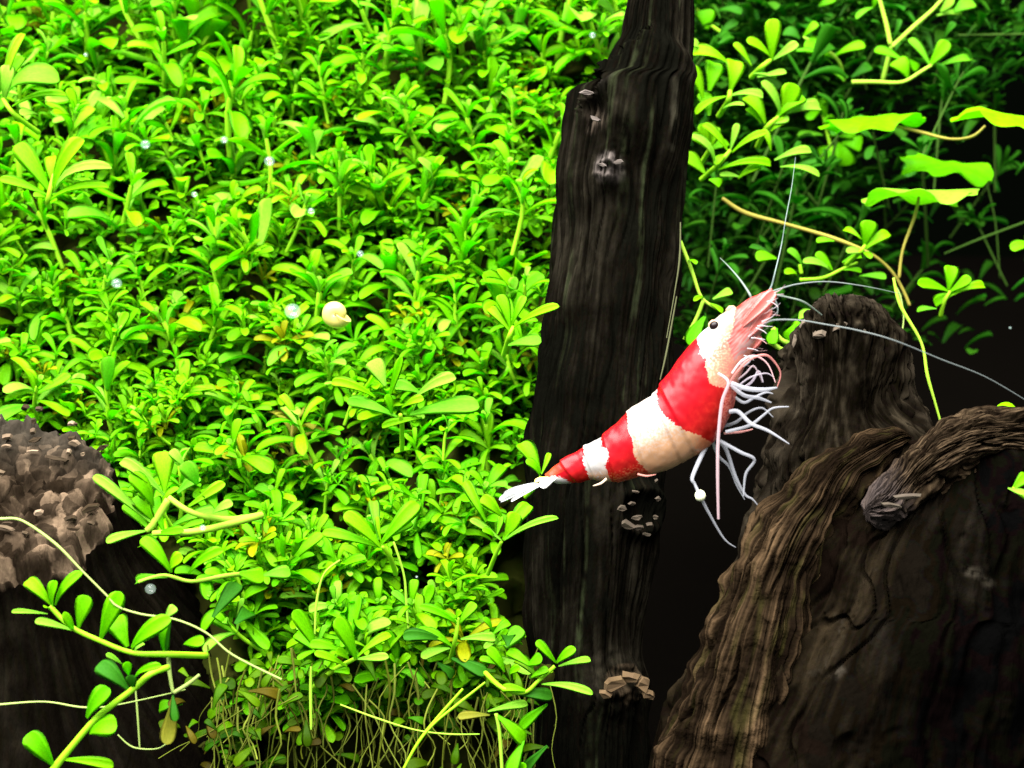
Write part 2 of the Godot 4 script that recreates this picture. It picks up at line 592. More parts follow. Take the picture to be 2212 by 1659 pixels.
func build_trunk() -> void:
	var o := thing("upright_driftwood", at(1290, 1659, 11.3), "dark upright driftwood trunk with a broken shoulder behind the shrimp", "driftwood")
	var sh := Shape.new()
	sh.base = at(1290, 1659, 11.3)
	var keys := []
	var edge := [[-120, 1362, 1492], [0, 1352, 1490], [70, 1345, 1492], [130, 1318, 1494], [168, 1304, 1493], [184, 1292, 1493], [190, 1250, 1492], [204, 1238, 1491], [260, 1224, 1488], [380, 1204, 1478], [480, 1198, 1468], [600, 1192, 1460], [700, 1184, 1446], [800, 1166, 1440],
		[900, 1150, 1435], [1000, 1138, 1432], [1100, 1134, 1430], [1200, 1136, 1414], [1320, 1140, 1396], [1420, 1140, 1384], [1500, 1140, 1400], [1600, 1136, 1400], [1760, 1130, 1405]]
	# evenly spaced rows from the traced edge
	var n := 190
	for i in n:
		var y := lerpf(-120.0, 1760.0, float(i) / (n - 1))
		var k := 0
		while k < edge.size() - 2 and edge[k + 1][0] < y: k += 1
		var t: float = clampf((y - edge[k][0]) / float(edge[k + 1][0] - edge[k][0]), 0, 1)
		var l: float = lerpf(edge[k][1], edge[k + 1][1], t)
		var r: float = lerpf(edge[k][2], edge[k + 1][2], t)
		var d := 11.55 - 0.55 * smoothstep(0, 1659, y)
		keys.append([at(l, y, d), at(r, y, d), wide((r - l) * 0.34, d), wide((r - l) * 0.36, d)])
	var ledge0 := at(1280, 205, 11.3)
	var ledge1 := at(1408, 66, 11.3)
	var knob := at(1318, 362, 11.1)
	var scar := at(1386, 1104, 10.8)
	var notch := at(1288, 222, 11.15)
	var stub := at(1345, 1475, 10.7)
	var streaks := [line_of([1352, 420, 1378, 500, 1396, 600, 1402, 700, 1408, 830], 10.8), line_of([1268, 430, 1262, 560, 1254, 660, 1262, 780], 10.8), line_of([1222, 300, 1226, 420, 1214, 560], 10.9), line_of([1432, 90, 1440, 200, 1436, 320], 11.1), line_of([1224, 1020, 1216, 1150, 1206, 1350], 10.5), line_of([1396, 1160, 1380, 1300, 1366, 1420], 10.5), line_of([1290, 205, 1330, 160, 1372, 110, 1404, 72], 11.0)]  # the last one paints a highlight along the broken ledge
	var disp := func(s: float, a: float, p: Vector3) -> float:
		var ca := cos(a)
		var sa := sin(a)
		var w := 0.6 * nz.get_noise_3d(p.x * 0.9, p.y * 0.5, p.z * 0.9)
		var e := 0.055 * nz.get_noise_3d(ca * 1.8 + w, sa * 1.8, s * 2.6) + 0.018 * nz.get_noise_3d(ca * 7.0 + w, sa * 7.0, s * 5.0) + 0.008 * nz.get_noise_3d(ca * 18.0, sa * 18.0, s * 12.0)
		e -= 0.032 * crack(ca * 2.4 + w, sa * 2.4, s * 1.7, 0.07) + 0.012 * crack(ca * 7.0 + w, sa * 7.0 + 3.0, s * 3.4, 0.14)
		e += 0.05 * nz.get_noise_3d(p.x * 2.0, p.y * 1.0, p.z * 2.0)
		if sa > 0.0:
			# the broken piece stands proud below a slanting ledge
			var along := (ledge1 - ledge0).normalized()
			var below := (p - ledge0).dot(Vector3(along.y, -along.x, 0).normalized())
			var t := (p - ledge0).dot(along) / ledge0.distance_to(ledge1)
			if t > -0.35 and t < 1.15:
				e += smoothstep(-0.35, 0.05, t) * smoothstep(0.25, 0.7, sa) * 0.20 * smoothstep(-0.02, 0.02, below + 0.04 * nz.get_noise_1d(t * 14.0)) * (1.0 - smoothstep(0.0, 1.4, below)) * (1.0 - smoothstep(0.9, 1.15, t))
			e += 0.10 * exp(-pow((p - knob).dot(Vector3(0.75, -0.3, 0).normalized()) / 0.10, 2.0) - pow((p - knob).dot(Vector3(0.3, 0.75, 0).normalized()) / 0.13, 2.0)) * (1.0 + 1.2 * nz.get_noise_3d(p.x * 9.0, p.y * 9.0, p.z * 9.0))
			e -= 0.10 * exp(-pow(p.distance_to(knob + Vector3(0.02, -0.28, 0)) / 0.12, 2.0))
			e -= 0.30 * exp(-pow(p.distance_to(notch) / 0.11, 2.0))
			var q := p.distance_to(scar)
			e += 0.07 * exp(-pow((q - 0.17) / 0.05, 2.0)) - 0.05 * exp(-pow(q / 0.12, 2.0))
			e += 0.10 * exp(-pow((p - stub).length() / 0.20, 2.0)) * (1.0 + nz.get_noise_3d(p.x * 7.0, p.y * 7.0, p.z * 7.0))
		return e
	slab(sh, keys, 560, 320, 0.8, disp, func(s: float, a: float, p: Vector3, e: float) -> Color:
		var ca := cos(a)
		var sa := sin(a)
		var w := 0.6 * nz.get_noise_3d(p.x * 0.9, p.y * 0.5, p.z * 0.9)
		var f := nz.get_noise_3d(ca * 5.0 + w, sa * 5.0, s * 4.0)
		var g := nz.get_noise_3d(ca * 16.0 + w * 2.0, sa * 16.0, s * 14.0) * 0.75 + 0.5 * nz.get_noise_3d(p.x * 9.0, p.y * 5.0, p.z * 9.0)
		var b := nz.get_noise_3d(p.x * 1.3, p.y * 0.8, p.z * 1.3)
		var x := clampf(0.16 + f * 0.45 + g * 0.40 + b * 0.6, 0.0, 1.0)
		var c := lin(0.004, 0.0034, 0.0024).lerp(lin(0.030, 0.026, 0.018), x * x)
		var algae := clampf(nz.get_noise_3d(ca * 6.0 + 5.0 + w, sa * 6.0, s * 2.6) * 2.2 - 0.75, 0.0, 1.0) * clampf(0.5 + g * 1.5, 0.0, 1.0)
		c = c.lerp(lin(0.034, 0.044, 0.020), algae * 0.8)
		if sa > 0.0:
			for k in streaks.size():
				var d := near_path(p, streaks[k])
				if d < 0.09: c = c.lerp(lin(0.075, 0.070, 0.048) if k != 1 and k < 6 else lin(0.15, 0.14, 0.13) if k == 6 else lin(0.050, 0.066, 0.036), smoothstep(0.055 if k < 6 else 0.085, 0.012, d) * clampf(0.45 + g * 1.4 + f * 0.6, 0.0, 0.9))
		if p.distance_to(knob) < 0.16: c = c.lerp(lin(0.16, 0.135, 0.125), smoothstep(0.16, 0.05, p.distance_to(knob)) * clampf(0.6 + g * 2.0, 0.0, 1.0))  # highlight on the knob, painted in pale grey
		c = c.lerp(lin(0.08, 0.062, 0.047), smoothstep(0.13, 0.04, p.distance_to(notch + Vector3(0, -0.13, 0)) + 0.05 * f) * clampf(0.4 + g * 2.0, 0.0, 0.9))
		if p.distance_to(stub) < 0.16: c = c.lerp(lin(0.06, 0.042, 0.026), 0.6 * clampf(0.5 + g * 2.0, 0.0, 1.0))
		return c)
	put("trunk", sh.scaled(3.7).mesh(), M.wood, o)
	# crumbled edge of the knot hole and the torn stub: loose flakes, each its own piece
	for q in [[1350, 1098, 30, 14], [1372, 1088, 24, 9], [1378, 1062, 26, 6], [1382, 1118, 30, 13], [1362, 1134, 40, 18], [1386, 1140, 30, 14], [1410, 1134, 24, 12], [1404, 1154, 26, 10], [1422, 1118, 22, 10], [1428, 1078, 16, 12], [1424, 1040, 10, 16], [1420, 1022, 8, 12]]:
		flake(o, at(q[0] - 6, q[1], 10.58), wide(q[2] * 0.8, 10.6), wide(q[3] * 0.9, 10.6), lin(0.09, 0.072, 0.055))
	for q in [[1330, 1478, 60, 26], [1362, 1462, 40, 20], [1390, 1478, 30, 44], [1402, 1500, 26, 20], [1310, 1500, 36, 18]]:
		flake(o, at(q[0], q[1], 10.38), wide(q[2], 10.6), wide(q[3], 10.6), lin(0.12, 0.08, 0.045))
	for q in [[1300, 356, 22, 9], [1336, 350, 26, 10], [1286, 256, 30, 10], [1268, 200, 34, 10]]:
		flake(o, at(q[0], q[1], 10.86), wide(q[2], 10.9), wide(q[3], 10.9), lin(0.13, 0.11, 0.10))
	# fine roots and threads that cling to the trunk
	for q in [[[1470, 480], [1468, 560], [1456, 640], [1440, 730]], [[1462, 640], [1440, 760], [1426, 820]]]:
		var line: Array = []
		for w in q: line.append(at(w[0], w[1], 10.75) - sh.base)
		var th := Shape.new()
		th.tube(line, [0.005, 0.008, 0.004], lin(0.06, 0.065, 0.035), 5, 5)
		put("root_thread", th.mesh(), M.root, o)


func flake(parent: Node3D, where: Vector3, w: float, h: float, colour: Color, called := "flake") -> void:
	# an angular splinter of wood
	var sh := Shape.new()
	var turn := Basis.from_euler(Vector3(rng.randf_range(-0.5, 0.5), rng.randf_range(-0.4, 0.4), rng.randf_range(-0.35, 0.35)))
	var n := 7
	var ring: Array[Vector3] = []
	for k in n:
		var a := TAU * (k + rng.randf_range(-0.3, 0.3)) / n
		ring.append(Vector3(cos(a) * w * 0.5, sin(a) * h * 0.5, 0) * rng.randf_range(0.7, 1.2))
	var deep := minf(w, h) * 0.45
	var origin := where - parent.position / CM
	for side in [1.0, -1.0]:
		for k in n:
			var c := colour * rng.randf_range(0.75, 1.25)
			sh.point(origin + turn * (ring[k] * (0.85 if side > 0 else 1.0) + Vector3(0, 0, side * deep * rng.randf_range(0.5, 1.0))), Vector2.ZERO, c)
	sh.grid(0, 2, n, true)
	for k in range(1, n - 1):
		sh.f.append_array([0, k + 1, k])
		sh.f.append_array([n, n + k, n + k + 1])
	sh.base = Vector3.ZERO
	var centre := Vector3.ZERO
	for p in sh.v: centre += p
	centre /= sh.v.size()
	for k in sh.v.size(): sh.v[k] -= centre
	var o := put(called, sh.mesh(true, true), M.wood_flat, parent)
	o.position = centre * CM


func edge_keys(rows: Array) -> Array:
	# rows of [left x, left y, left depth, right x, right y, right depth, front, back]
	var keys := []
	for r in rows:
		keys.append([at(r[0], r[1], r[2]), at(r[3], r[4], r[5]), r[6], r[7]])
	return keys


func build_right_wood() -> void:
	var o := thing("root_driftwood", at(2000, 1659, 10.6), "big dark root of driftwood in the lower right, with a brown ridge and a stump", "driftwood")
	# the blunt stump behind the shrimp's legs
	var sh := Shape.new()
	sh.base = at(2000, 1659, 10.6)
	var stump := edge_keys([[1785, 681, 10.75, 1868, 680, 10.75, 0.10, 0.15], [1742, 690, 10.7, 1906, 696, 10.7, 0.30, 0.5], [1714, 722, 10.65, 1948, 742, 10.65, 0.40, 0.65], [1698, 776, 10.6, 1968, 812, 10.6, 0.38, 0.7], [1684, 850, 10.6, 1990, 880, 10.6, 0.40, 0.75], [1668, 940, 10.6, 2014, 950, 10.6, 0.40, 0.8],
		[1650, 1040, 10.6, 2030, 1060, 10.6, 0.45, 0.8], [1620, 1150, 10.6, 2040, 1180, 10.6, 0.5, 0.8], [1580, 1300, 10.6, 2040, 1320, 10.6, 0.5, 0.8], [1480, 1500, 10.6, 2040, 1520, 10.6, 0.5, 0.8], [1400, 1760, 10.6, 2040, 1760, 10.6, 0.5, 0.8]])
	var hollow := at(1830, 850, 10.3)
	var hole := at(1930, 900, 10.3)
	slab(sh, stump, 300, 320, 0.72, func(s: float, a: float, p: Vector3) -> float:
		var ca := cos(a)
		var sa := sin(a)
		var w := 0.5 * nz.get_noise_3d(p.x * 1.2, p.y * 0.8, p.z * 1.2)
		var e := 0.06 * nz.get_noise_3d(ca * 2.2 + w, sa * 2.2, s * 4.0) + 0.03 * nz.get_noise_3d(p.x * 6.0, p.y * 4.0, p.z * 6.0) + 0.012 * nz.get_noise_3d(ca * 16.0, sa * 16.0, s * 14.0)
		e -= 0.06 * crack(ca * 3.0 + w, sa * 3.0, s * 3.0) + 0.03 * crack(ca * 8.0 + w, sa * 8.0, s * 6.0, 0.14)
		e += 0.05 * nz.get_noise_3d(p.x * 2.2, p.y * 2.2, p.z * 2.2)
		if sa > 0.0:
			e = lerpf(e, -0.26, exp(-pow((p - hollow).length() / 0.46, 4.0)) * 0.9)
			e -= 0.26 * exp(-pow((p - hole).length() / 0.20, 2.0))
		return e,
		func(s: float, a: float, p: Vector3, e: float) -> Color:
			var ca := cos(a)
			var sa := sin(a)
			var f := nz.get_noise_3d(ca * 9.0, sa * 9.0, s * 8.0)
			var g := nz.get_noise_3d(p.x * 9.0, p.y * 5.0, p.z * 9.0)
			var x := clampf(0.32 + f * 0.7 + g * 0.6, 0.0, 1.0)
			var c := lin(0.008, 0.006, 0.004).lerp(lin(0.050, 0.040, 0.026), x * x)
			return c.lerp(lin(0.10, 0.08, 0.057), (smoothstep(0.16, 0.03, s + g * 0.05) + 0.35 * smoothstep(0.75, 0.95, absf(ca))) * clampf(0.5 + g, 0.1, 0.9)))  # top rim and side edges painted paler, as if lit
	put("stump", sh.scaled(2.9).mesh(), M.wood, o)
	# the great dark body of the root
	sh = Shape.new()
	sh.base = at(2000, 1659, 10.6)
	var body := edge_keys([[1900, 985, 10.6, 2340, 930, 10.9, 0.10, 0.4], [1860, 1010, 10.35, 2440, 960, 10.8, 0.35, 0.8], [1790, 1062, 10.2, 2500, 1010, 10.7, 0.6, 1.1], [1708, 1140, 10.1, 2520, 1110, 10.6, 0.75, 1.3], [1640, 1220, 10.05, 2530, 1220, 10.5, 0.85, 1.4],
		[1586, 1320, 10.0, 2530, 1330, 10.5, 0.9, 1.4], [1530, 1430, 9.95, 2530, 1440, 10.4, 0.95, 1.5], [1474, 1540, 9.9, 2530, 1550, 10.4, 0.95, 1.5], [1426, 1650, 9.9, 2530, 1660, 10.4, 1.0, 1.5], [1380, 1780, 9.9, 2530, 1780, 10.4, 1.0, 1.5]])
	var stains := [line_of([1895, 1235, 1840, 1258, 1800, 1290, 1782, 1330, 1790, 1370], 9.3), line_of([1690, 1480, 1740, 1462, 1790, 1470, 1810, 1450], 9.2), line_of([1905, 1130, 1960, 1108, 2010, 1075], 9.5), line_of([2090, 1230, 2120, 1245, 2140, 1260], 9.4), line_of([1810, 1320, 1792, 1400, 1760, 1450], 9.2)]
	slab(sh, body, 340, 400, 0.85, func(s: float, a: float, p: Vector3) -> float:
		var ca := cos(a)
		var sa := sin(a)
		var w := 0.7 * nz.get_noise_3d(p.x * 0.8, p.y * 0.6, p.z * 0.8)
		var e := 0.10 * nz.get_noise_3d(p.x * 1.1, p.y * 0.7, p.z * 1.1) + 0.05 * nz.get_noise_3d(ca * 4.0 + w, sa * 4.0, s * 3.0) + 0.012 * nz.get_noise_3d(p.x * 7.0, p.y * 5.0, p.z * 7.0)
		e -= 0.06 * crack(ca * 3.0 + w, sa * 3.0, s * 1.6, 0.07) + 0.020 * crack(ca * 9.0 + w, sa * 9.0, s * 3.0, 0.12)
		if sa > 0.0:
			# a long hollow runs down beside the ridge
			var u := (p - at(1760, 1330, 9.4))
			var line := (at(1960, 1060, 9.6) - at(1620, 1600, 9.2)).normalized()
			var off := (u - line * u.dot(line)).length()
			e -= 0.22 * exp(-pow(off / 0.35, 2.0))
		return e,
		func(s: float, a: float, p: Vector3, e: float) -> Color:
			var ca := cos(a)
			var sa := sin(a)
			var f := nz.get_noise_3d(ca * 14.0, sa * 14.0, s * 4.0)
			var b := nz.get_noise_3d(p.x * 2.4, p.y * 2.4, p.z * 2.4)
			var x := clampf(0.22 + f * 0.5 + b * 0.7, 0.0, 1.0)
			var c := lin(0.004, 0.0034, 0.0024).lerp(lin(0.022, 0.018, 0.013), x * x)
			c = c.lerp(lin(0.012, 0.009, 0.006).lerp(lin(0.11, 0.078, 0.042), x * x), smoothstep(-0.25, -0.75, ca + 0.35 * b) * 0.8)
			return c if p.distance_to(eye) > 14.0 else stained(c, p, stains))
	put("root_body", sh.scaled(1.9).mesh(), M.wood, o)
	# the fibrous brown ridge that climbs from the lower left and ends in splinters
	sh = Shape.new()
	sh.base = at(2000, 1659, 10.6)
	var rib := edge_keys([[1368, 1780, 9.75, 1640, 1800, 9.62, 0.16, 0.5], [1412, 1655, 9.75, 1680, 1670, 9.60, 0.20, 0.5], [1456, 1540, 9.8, 1700, 1560, 9.60, 0.22, 0.5], [1500, 1430, 9.85, 1725, 1460, 9.62, 0.24, 0.5], [1546, 1320, 9.9, 1745, 1355, 9.66, 0.25, 0.5], [1590, 1225, 9.95, 1765, 1262, 9.70, 0.25, 0.5],
		[1636, 1135, 10.0, 1790, 1185, 9.76, 0.24, 0.45], [1700, 1062, 10.05, 1825, 1118, 9.82, 0.20, 0.4], [1770, 1008, 10.1, 1858, 1050, 9.8, 0.16, 0.32], [1850, 962, 10.15, 1910, 1000, 9.95, 0.12, 0.25], [1920, 936, 10.2, 1948, 965, 10.1, 0.07, 0.15], [1962, 940, 10.2, 1968, 950, 10.2, 0.02, 0.03]])
	slab(sh, rib, 400, 340, 0.9, func(s: float, a: float, p: Vector3) -> float:
		var ca := cos(a)
		var sa := sin(a)
		var thin := smoothstep(1.0, 0.75, s) * 0.8 + 0.2
		var w := 0.6 * nz.get_noise_3d(p.x * 1.1, p.y * 0.9, p.z * 1.1)
		var e := 0.06 * nz.get_noise_3d(ca * 1.6 + w, sa * 1.6, s * 2.4) + 0.022 * nz.get_noise_3d(ca * 5.0 + w, sa * 5.0, s * 2.2) + 0.010 * nz.get_noise_3d(ca * 14.0, sa * 14.0, s * 4.0) + 0.010 * nz.get_noise_3d(p.x * 8.0, p.y * 8.0, p.z * 8.0)
		e -= 0.06 * crack(ca * 1.8 + w, sa * 1.8, s * 1.1, 0.07) + 0.022 * crack(ca * 5.0 + w, sa * 5.0, s * 1.6, 0.10)
		e += 0.06 * nz.get_noise_3d(p.x * 3.0, p.y * 3.0, p.z * 3.0) + 0.05
		return (e - 0.05) * thin,
		func(s: float, a: float, p: Vector3, e: float) -> Color:
			var ca := cos(a)
			var sa := sin(a)
			var f := nz.get_noise_3d(ca * 5.0, sa * 5.0, s * 3.0)
			var g := nz.get_noise_3d(ca * 18.0, sa * 18.0, s * 6.0)
			var x := clampf(0.26 + f * 0.55 + g * 0.4 + e * 5.0, 0.0, 1.0)
			var c := lin(0.006, 0.004, 0.0025).lerp(lin(0.095, 0.060, 0.032), x * x)
			var moss := clampf(nz.get_noise_3d(ca * 3.0 + 9.0, sa * 3.0, s * 7.0) * 2.0 - 0.5, 0.0, 0.8)
			return c.lerp(lin(0.055, 0.050, 0.014), moss * 0.4))
	put("ridge", sh.scaled(5.6).mesh(), M.ridge, o)
	# the limb that comes in from the right and dies away as a grey tongue
	sh = Shape.new()
	sh.base = at(2000, 1659, 10.6)
	var limb := edge_keys([[2440, 905, 10.3, 2440, 1010, 10.0, 0.25, 0.4], [2300, 910, 10.3, 2300, 1000, 10.0, 0.25, 0.4], [2190, 915, 10.25, 2200, 985, 9.95, 0.24, 0.4], [2110, 922, 10.2, 2130, 985, 9.9, 0.22, 0.36], [2040, 944, 10.15, 2070, 1005, 9.8, 0.2, 0.3], [1985, 985, 10.05, 2010, 1040, 9.75, 0.17, 0.3], [1935, 1022, 9.95, 1965, 1080, 9.7, 0.14, 0.25], [1888, 1062, 9.85, 1930, 1108, 9.65, 0.10, 0.2], [1862, 1098, 9.75, 1880, 1112, 9.65, 0.04, 0.08]])
	slab(sh, limb, 240, 240, 0.9, func(s: float, a: float, p: Vector3) -> float:
		var ca := cos(a)
		var sa := sin(a)
		var w := 0.5 * nz.get_noise_3d(p.x * 1.2, p.y * 1.2, p.z * 1.2)
		return 0.05 * nz.get_noise_3d(ca * 2.0 + 7.0, sa * 2.0, s * 4.0) + 0.03 * nz.get_noise_3d(p.x * 5.0, p.y * 5.0, p.z * 5.0) + 0.014 * nz.get_noise_3d(ca * 14.0, sa * 14.0, s * 7.0) - 0.06 * crack(ca * 2.4 + w, sa * 2.4, s * 2.4) - 0.02 * crack(ca * 7.0 + w, sa * 7.0, s * 4.0, 0.14),
		func(s: float, a: float, p: Vector3, e: float) -> Color:
			var ca := cos(a)
			var sa := sin(a)
			var f := nz.get_noise_3d(ca * 12.0 + 3.0, sa * 12.0, s * 6.0)
			var g := nz.get_noise_3d(ca * 30.0, sa * 30.0, s * 20.0)
			var x := clampf(0.40 + f * 0.7 + g * 0.6, 0.0, 1.0)
			var c := lin(0.009, 0.006, 0.004).lerp(lin(0.105, 0.072, 0.042), x * x)
			return c.lerp(lin(0.075, 0.060, 0.058), smoothstep(0.68, 0.9, s) * 0.7))
	put("side_limb", sh.scaled(4.4).mesh(), M.wood, o)
	for q in [[1770, 690, 10.45, 16, 26], [1800, 684, 10.42, 22, 22], [1832, 680, 10.42, 16, 30], [1862, 684, 10.42, 24, 20], [1892, 694, 10.42, 14, 26], [1735, 704, 10.44, 14, 30], [1922, 716, 10.42, 18, 24], [1716, 736, 10.46, 12, 34], [1812, 706, 10.36, 40, 18], [1858, 712, 10.36, 36, 16], [1770, 722, 10.36, 30, 20]]:
		flake(o, at(q[0], q[1], q[2]), wide(q[3], q[2]), wide(q[4], q[2]), lin(0.13, 0.105, 0.08), "splinter")
	# splinters and scabs that catch the light
	for q in [[1990, 976, 9.92, 60, 14, 0], [2026, 950, 9.95, 60, 10, 0], [1962, 1072, 9.52, 70, 12, 2], [1925, 1092, 9.50, 50, 10, 2]]:
		flake(o, at(q[0], q[1], q[2]), wide(q[3], q[2]), wide(q[4], q[2]), [lin(0.27, 0.18, 0.09), lin(0.12, 0.08, 0.05), lin(0.085, 0.07, 0.055)][q[5]])


func stained(c: Color, p: Vector3, stains: Array) -> Color:
	var q := p + Vector3(1, 1, 1) * 0.03 * nz.get_noise_3d(p.x * 9.0, p.y * 9.0, p.z * 9.0)
	for k in stains.size():
		var d := near_path(q, stains[k])
		if d < 0.09: c = c.lerp(lin(0.075, 0.064, 0.048), smoothstep(0.05, 0.012, d) * clampf(0.6 + nz.get_noise_3d(p.x * 14.0, p.y * 14.0, p.z * 14.0) * 1.6, 0.0, 1.0))
	return c


func build_left_stump() -> void:
	var centre := at(40, 1045, 10.6)
	var o := thing("broken_stump", Vector3(centre.x, -2.5, centre.z), "broken wooden stump at the left edge, crumbly lit top over a black side", "driftwood")
	var sh := Shape.new()
	sh.base = Vector3(centre.x, -2.5, centre.z)
	var cols := 360
	var tops := 130
	var sides := 90
	for i in tops + sides:
		for j in cols:
			var a := TAU * j / cols
			var r := 0.86 + 0.13 * nz.get_noise_2d(cos(a) * 1.3 + 3.0, sin(a) * 1.3) + 0.08 * nz.get_noise_2d(cos(a) * 5.0, sin(a) * 5.0)
			r *= lerpf(0.78, 1.0, 0.5 + 0.5 * cos(a - 2.6))
			if i < tops:
				var q := float(i) / (tops - 1)
				var x := centre.x + cos(a) * r * q
				var z := centre.z + sin(a) * r * q * 0.66
				var y := centre.y + 0.05 - (z - centre.z) * 0.80 - (x - centre.x) * 0.10
				var wx := x + 0.05 * nz.get_noise_2d(x * 6.0, z * 6.0)
				var wz := z * 1.3 + 0.05 * nz.get_noise_2d(x * 6.0 + 5.0, z * 6.0)
				var c := cell.get_noise_3d(wx * 5.0, 0.0, wz * 5.0)
				var c2 := cell.get_noise_3d(wx * 12.0, 4.0, wz * 12.0)
				y += -0.085 * lump.get_noise_3d(wx * 5.0, 0.0, wz * 5.0) - 0.035 * lump.get_noise_3d(wx * 12.0, 4.0, wz * 12.0) + 0.03 * c - 0.10 + 0.06 * nz.get_noise_2d(x * 2.2, z * 2.2) - 0.06 * crack(x * 1.5, 0.0, z * 1.5, 0.12) - 0.14 * smoothstep(0.88, 1.0, q)
				var g := clampf(0.50 + 0.5 * nz.get_noise_3d(x * 3.0, y * 3.0, z * 3.0) + 0.35 * c + 0.35 * c2 - 0.8 * maxf(lump.get_noise_3d(wx * 5.0, 0.0, wz * 5.0) + 0.35, 0.0), 0.0, 1.0)
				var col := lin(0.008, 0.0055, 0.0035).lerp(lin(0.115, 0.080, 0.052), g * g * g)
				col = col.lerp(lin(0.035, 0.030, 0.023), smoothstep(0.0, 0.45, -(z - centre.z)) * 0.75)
				sh.point(Vector3(x, y, z), Vector2(x, z), col)
			else:
				var q := float(i - tops + 1) / sides
				var rr := r * (1.0 + 0.10 * sin(PI * q)) + 0.06 * ridge(cos(a) * 6.0, sin(a) * 6.0, q * 2.0) * minf(q * 8.0, 1.0) + 0.03 * ridge(cos(a) * 18.0, sin(a) * 18.0, q * 5.0) * minf(q * 8.0, 1.0)
				rr += 0.95 * smoothstep(0.02, 0.4, q) + 0.5 * q * q
				var x := centre.x + cos(a) * rr
				var z := centre.z + sin(a) * rr * 0.66
				var top := centre.y - 0.04 - sin(a) * r * 0.66 * 0.80 - cos(a) * r * 0.10
				var y := lerpf(top - 0.04, -2.9, q)
				var g := clampf(0.25 + 0.6 * nz.get_noise_3d(cos(a) * 12.0, sin(a) * 12.0, q * 4.0) + 0.5 * nz.get_noise_3d(x * 3.0, y * 3.0, z * 3.0), 0.0, 1.0)
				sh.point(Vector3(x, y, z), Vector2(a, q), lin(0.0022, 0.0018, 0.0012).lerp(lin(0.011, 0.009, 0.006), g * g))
	sh.grid(0, tops + sides, cols, true)
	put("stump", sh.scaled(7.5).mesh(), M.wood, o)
	# loose chips on the broken top
	for k in 46:
		var a := rng.randf() * TAU
		var q := sqrt(rng.randf()) * 0.72
		var x := centre.x + cos(a) * q
		var z := centre.z + sin(a) * q * 0.66
		var y := centre.y + 0.07 - (z - centre.z) * 0.80 - (x - centre.x) * 0.10
		var g := rng.randf()
		flake(o, Vector3(x, y, z), rng.randf_range(0.04, 0.12) * (2.0 if rng.randf() < 0.12 else 1.0), rng.randf_range(0.025, 0.06), lin(0.035, 0.025, 0.016).lerp(lin(0.26, 0.19, 0.13), g * g), "chip")


# ---------------------------------------------------------------- the shrimp

func zs(x: float, y: float, d := 9.9) -> Vector3:
	return at(1036.9 + x * 0.3958, 553.0 + y * 0.3958, d)


var shrimp_rows := [[352, 1192, 430, 1242], [392, 1158, 475, 1242], [435, 1126, 530, 1236], [500, 1085, 590, 1222], [560, 1048, 632, 1222], [615, 1016, 690, 1228], [670, 982, 750, 1232], [735, 920, 830, 1215], [808, 850, 930, 1190], [885, 795, 1040, 1160], [962, 742, 1135, 1108],
	[1005, 680, 1235, 1045], [1050, 610, 1300, 985], [1100, 540, 1350, 900], [1150, 480, 1385, 820], [1200, 428, 1402, 740], [1245, 383, 1425, 650], [1288, 343, 1470, 560], [1335, 308, 1510, 480], [1390, 284, 1538, 412], [1450, 243, 1562, 350], [1520, 208, 1585, 285], [1592, 176, 1604, 206]]


func shrimp_plane(s: float, t: float) -> Vector2:
	var x := s * (shrimp_rows.size() - 1)
	var k := mini(int(x), shrimp_rows.size() - 2)
	var a: Array = shrimp_rows[k]
	var b: Array = shrimp_rows[k + 1]
	var f := x - k
	return Vector2(lerpf(a[0], b[0], f), lerpf(a[1], b[1], f)).lerp(Vector2(lerpf(a[2], b[2], f), lerpf(a[3], b[3], f)), t)


func poly(list: Array) -> PackedVector2Array:
	var p := PackedVector2Array()
	for k in range(0, list.size(), 2): p.append(Vector2(list[k], list[k + 1]))
	return p


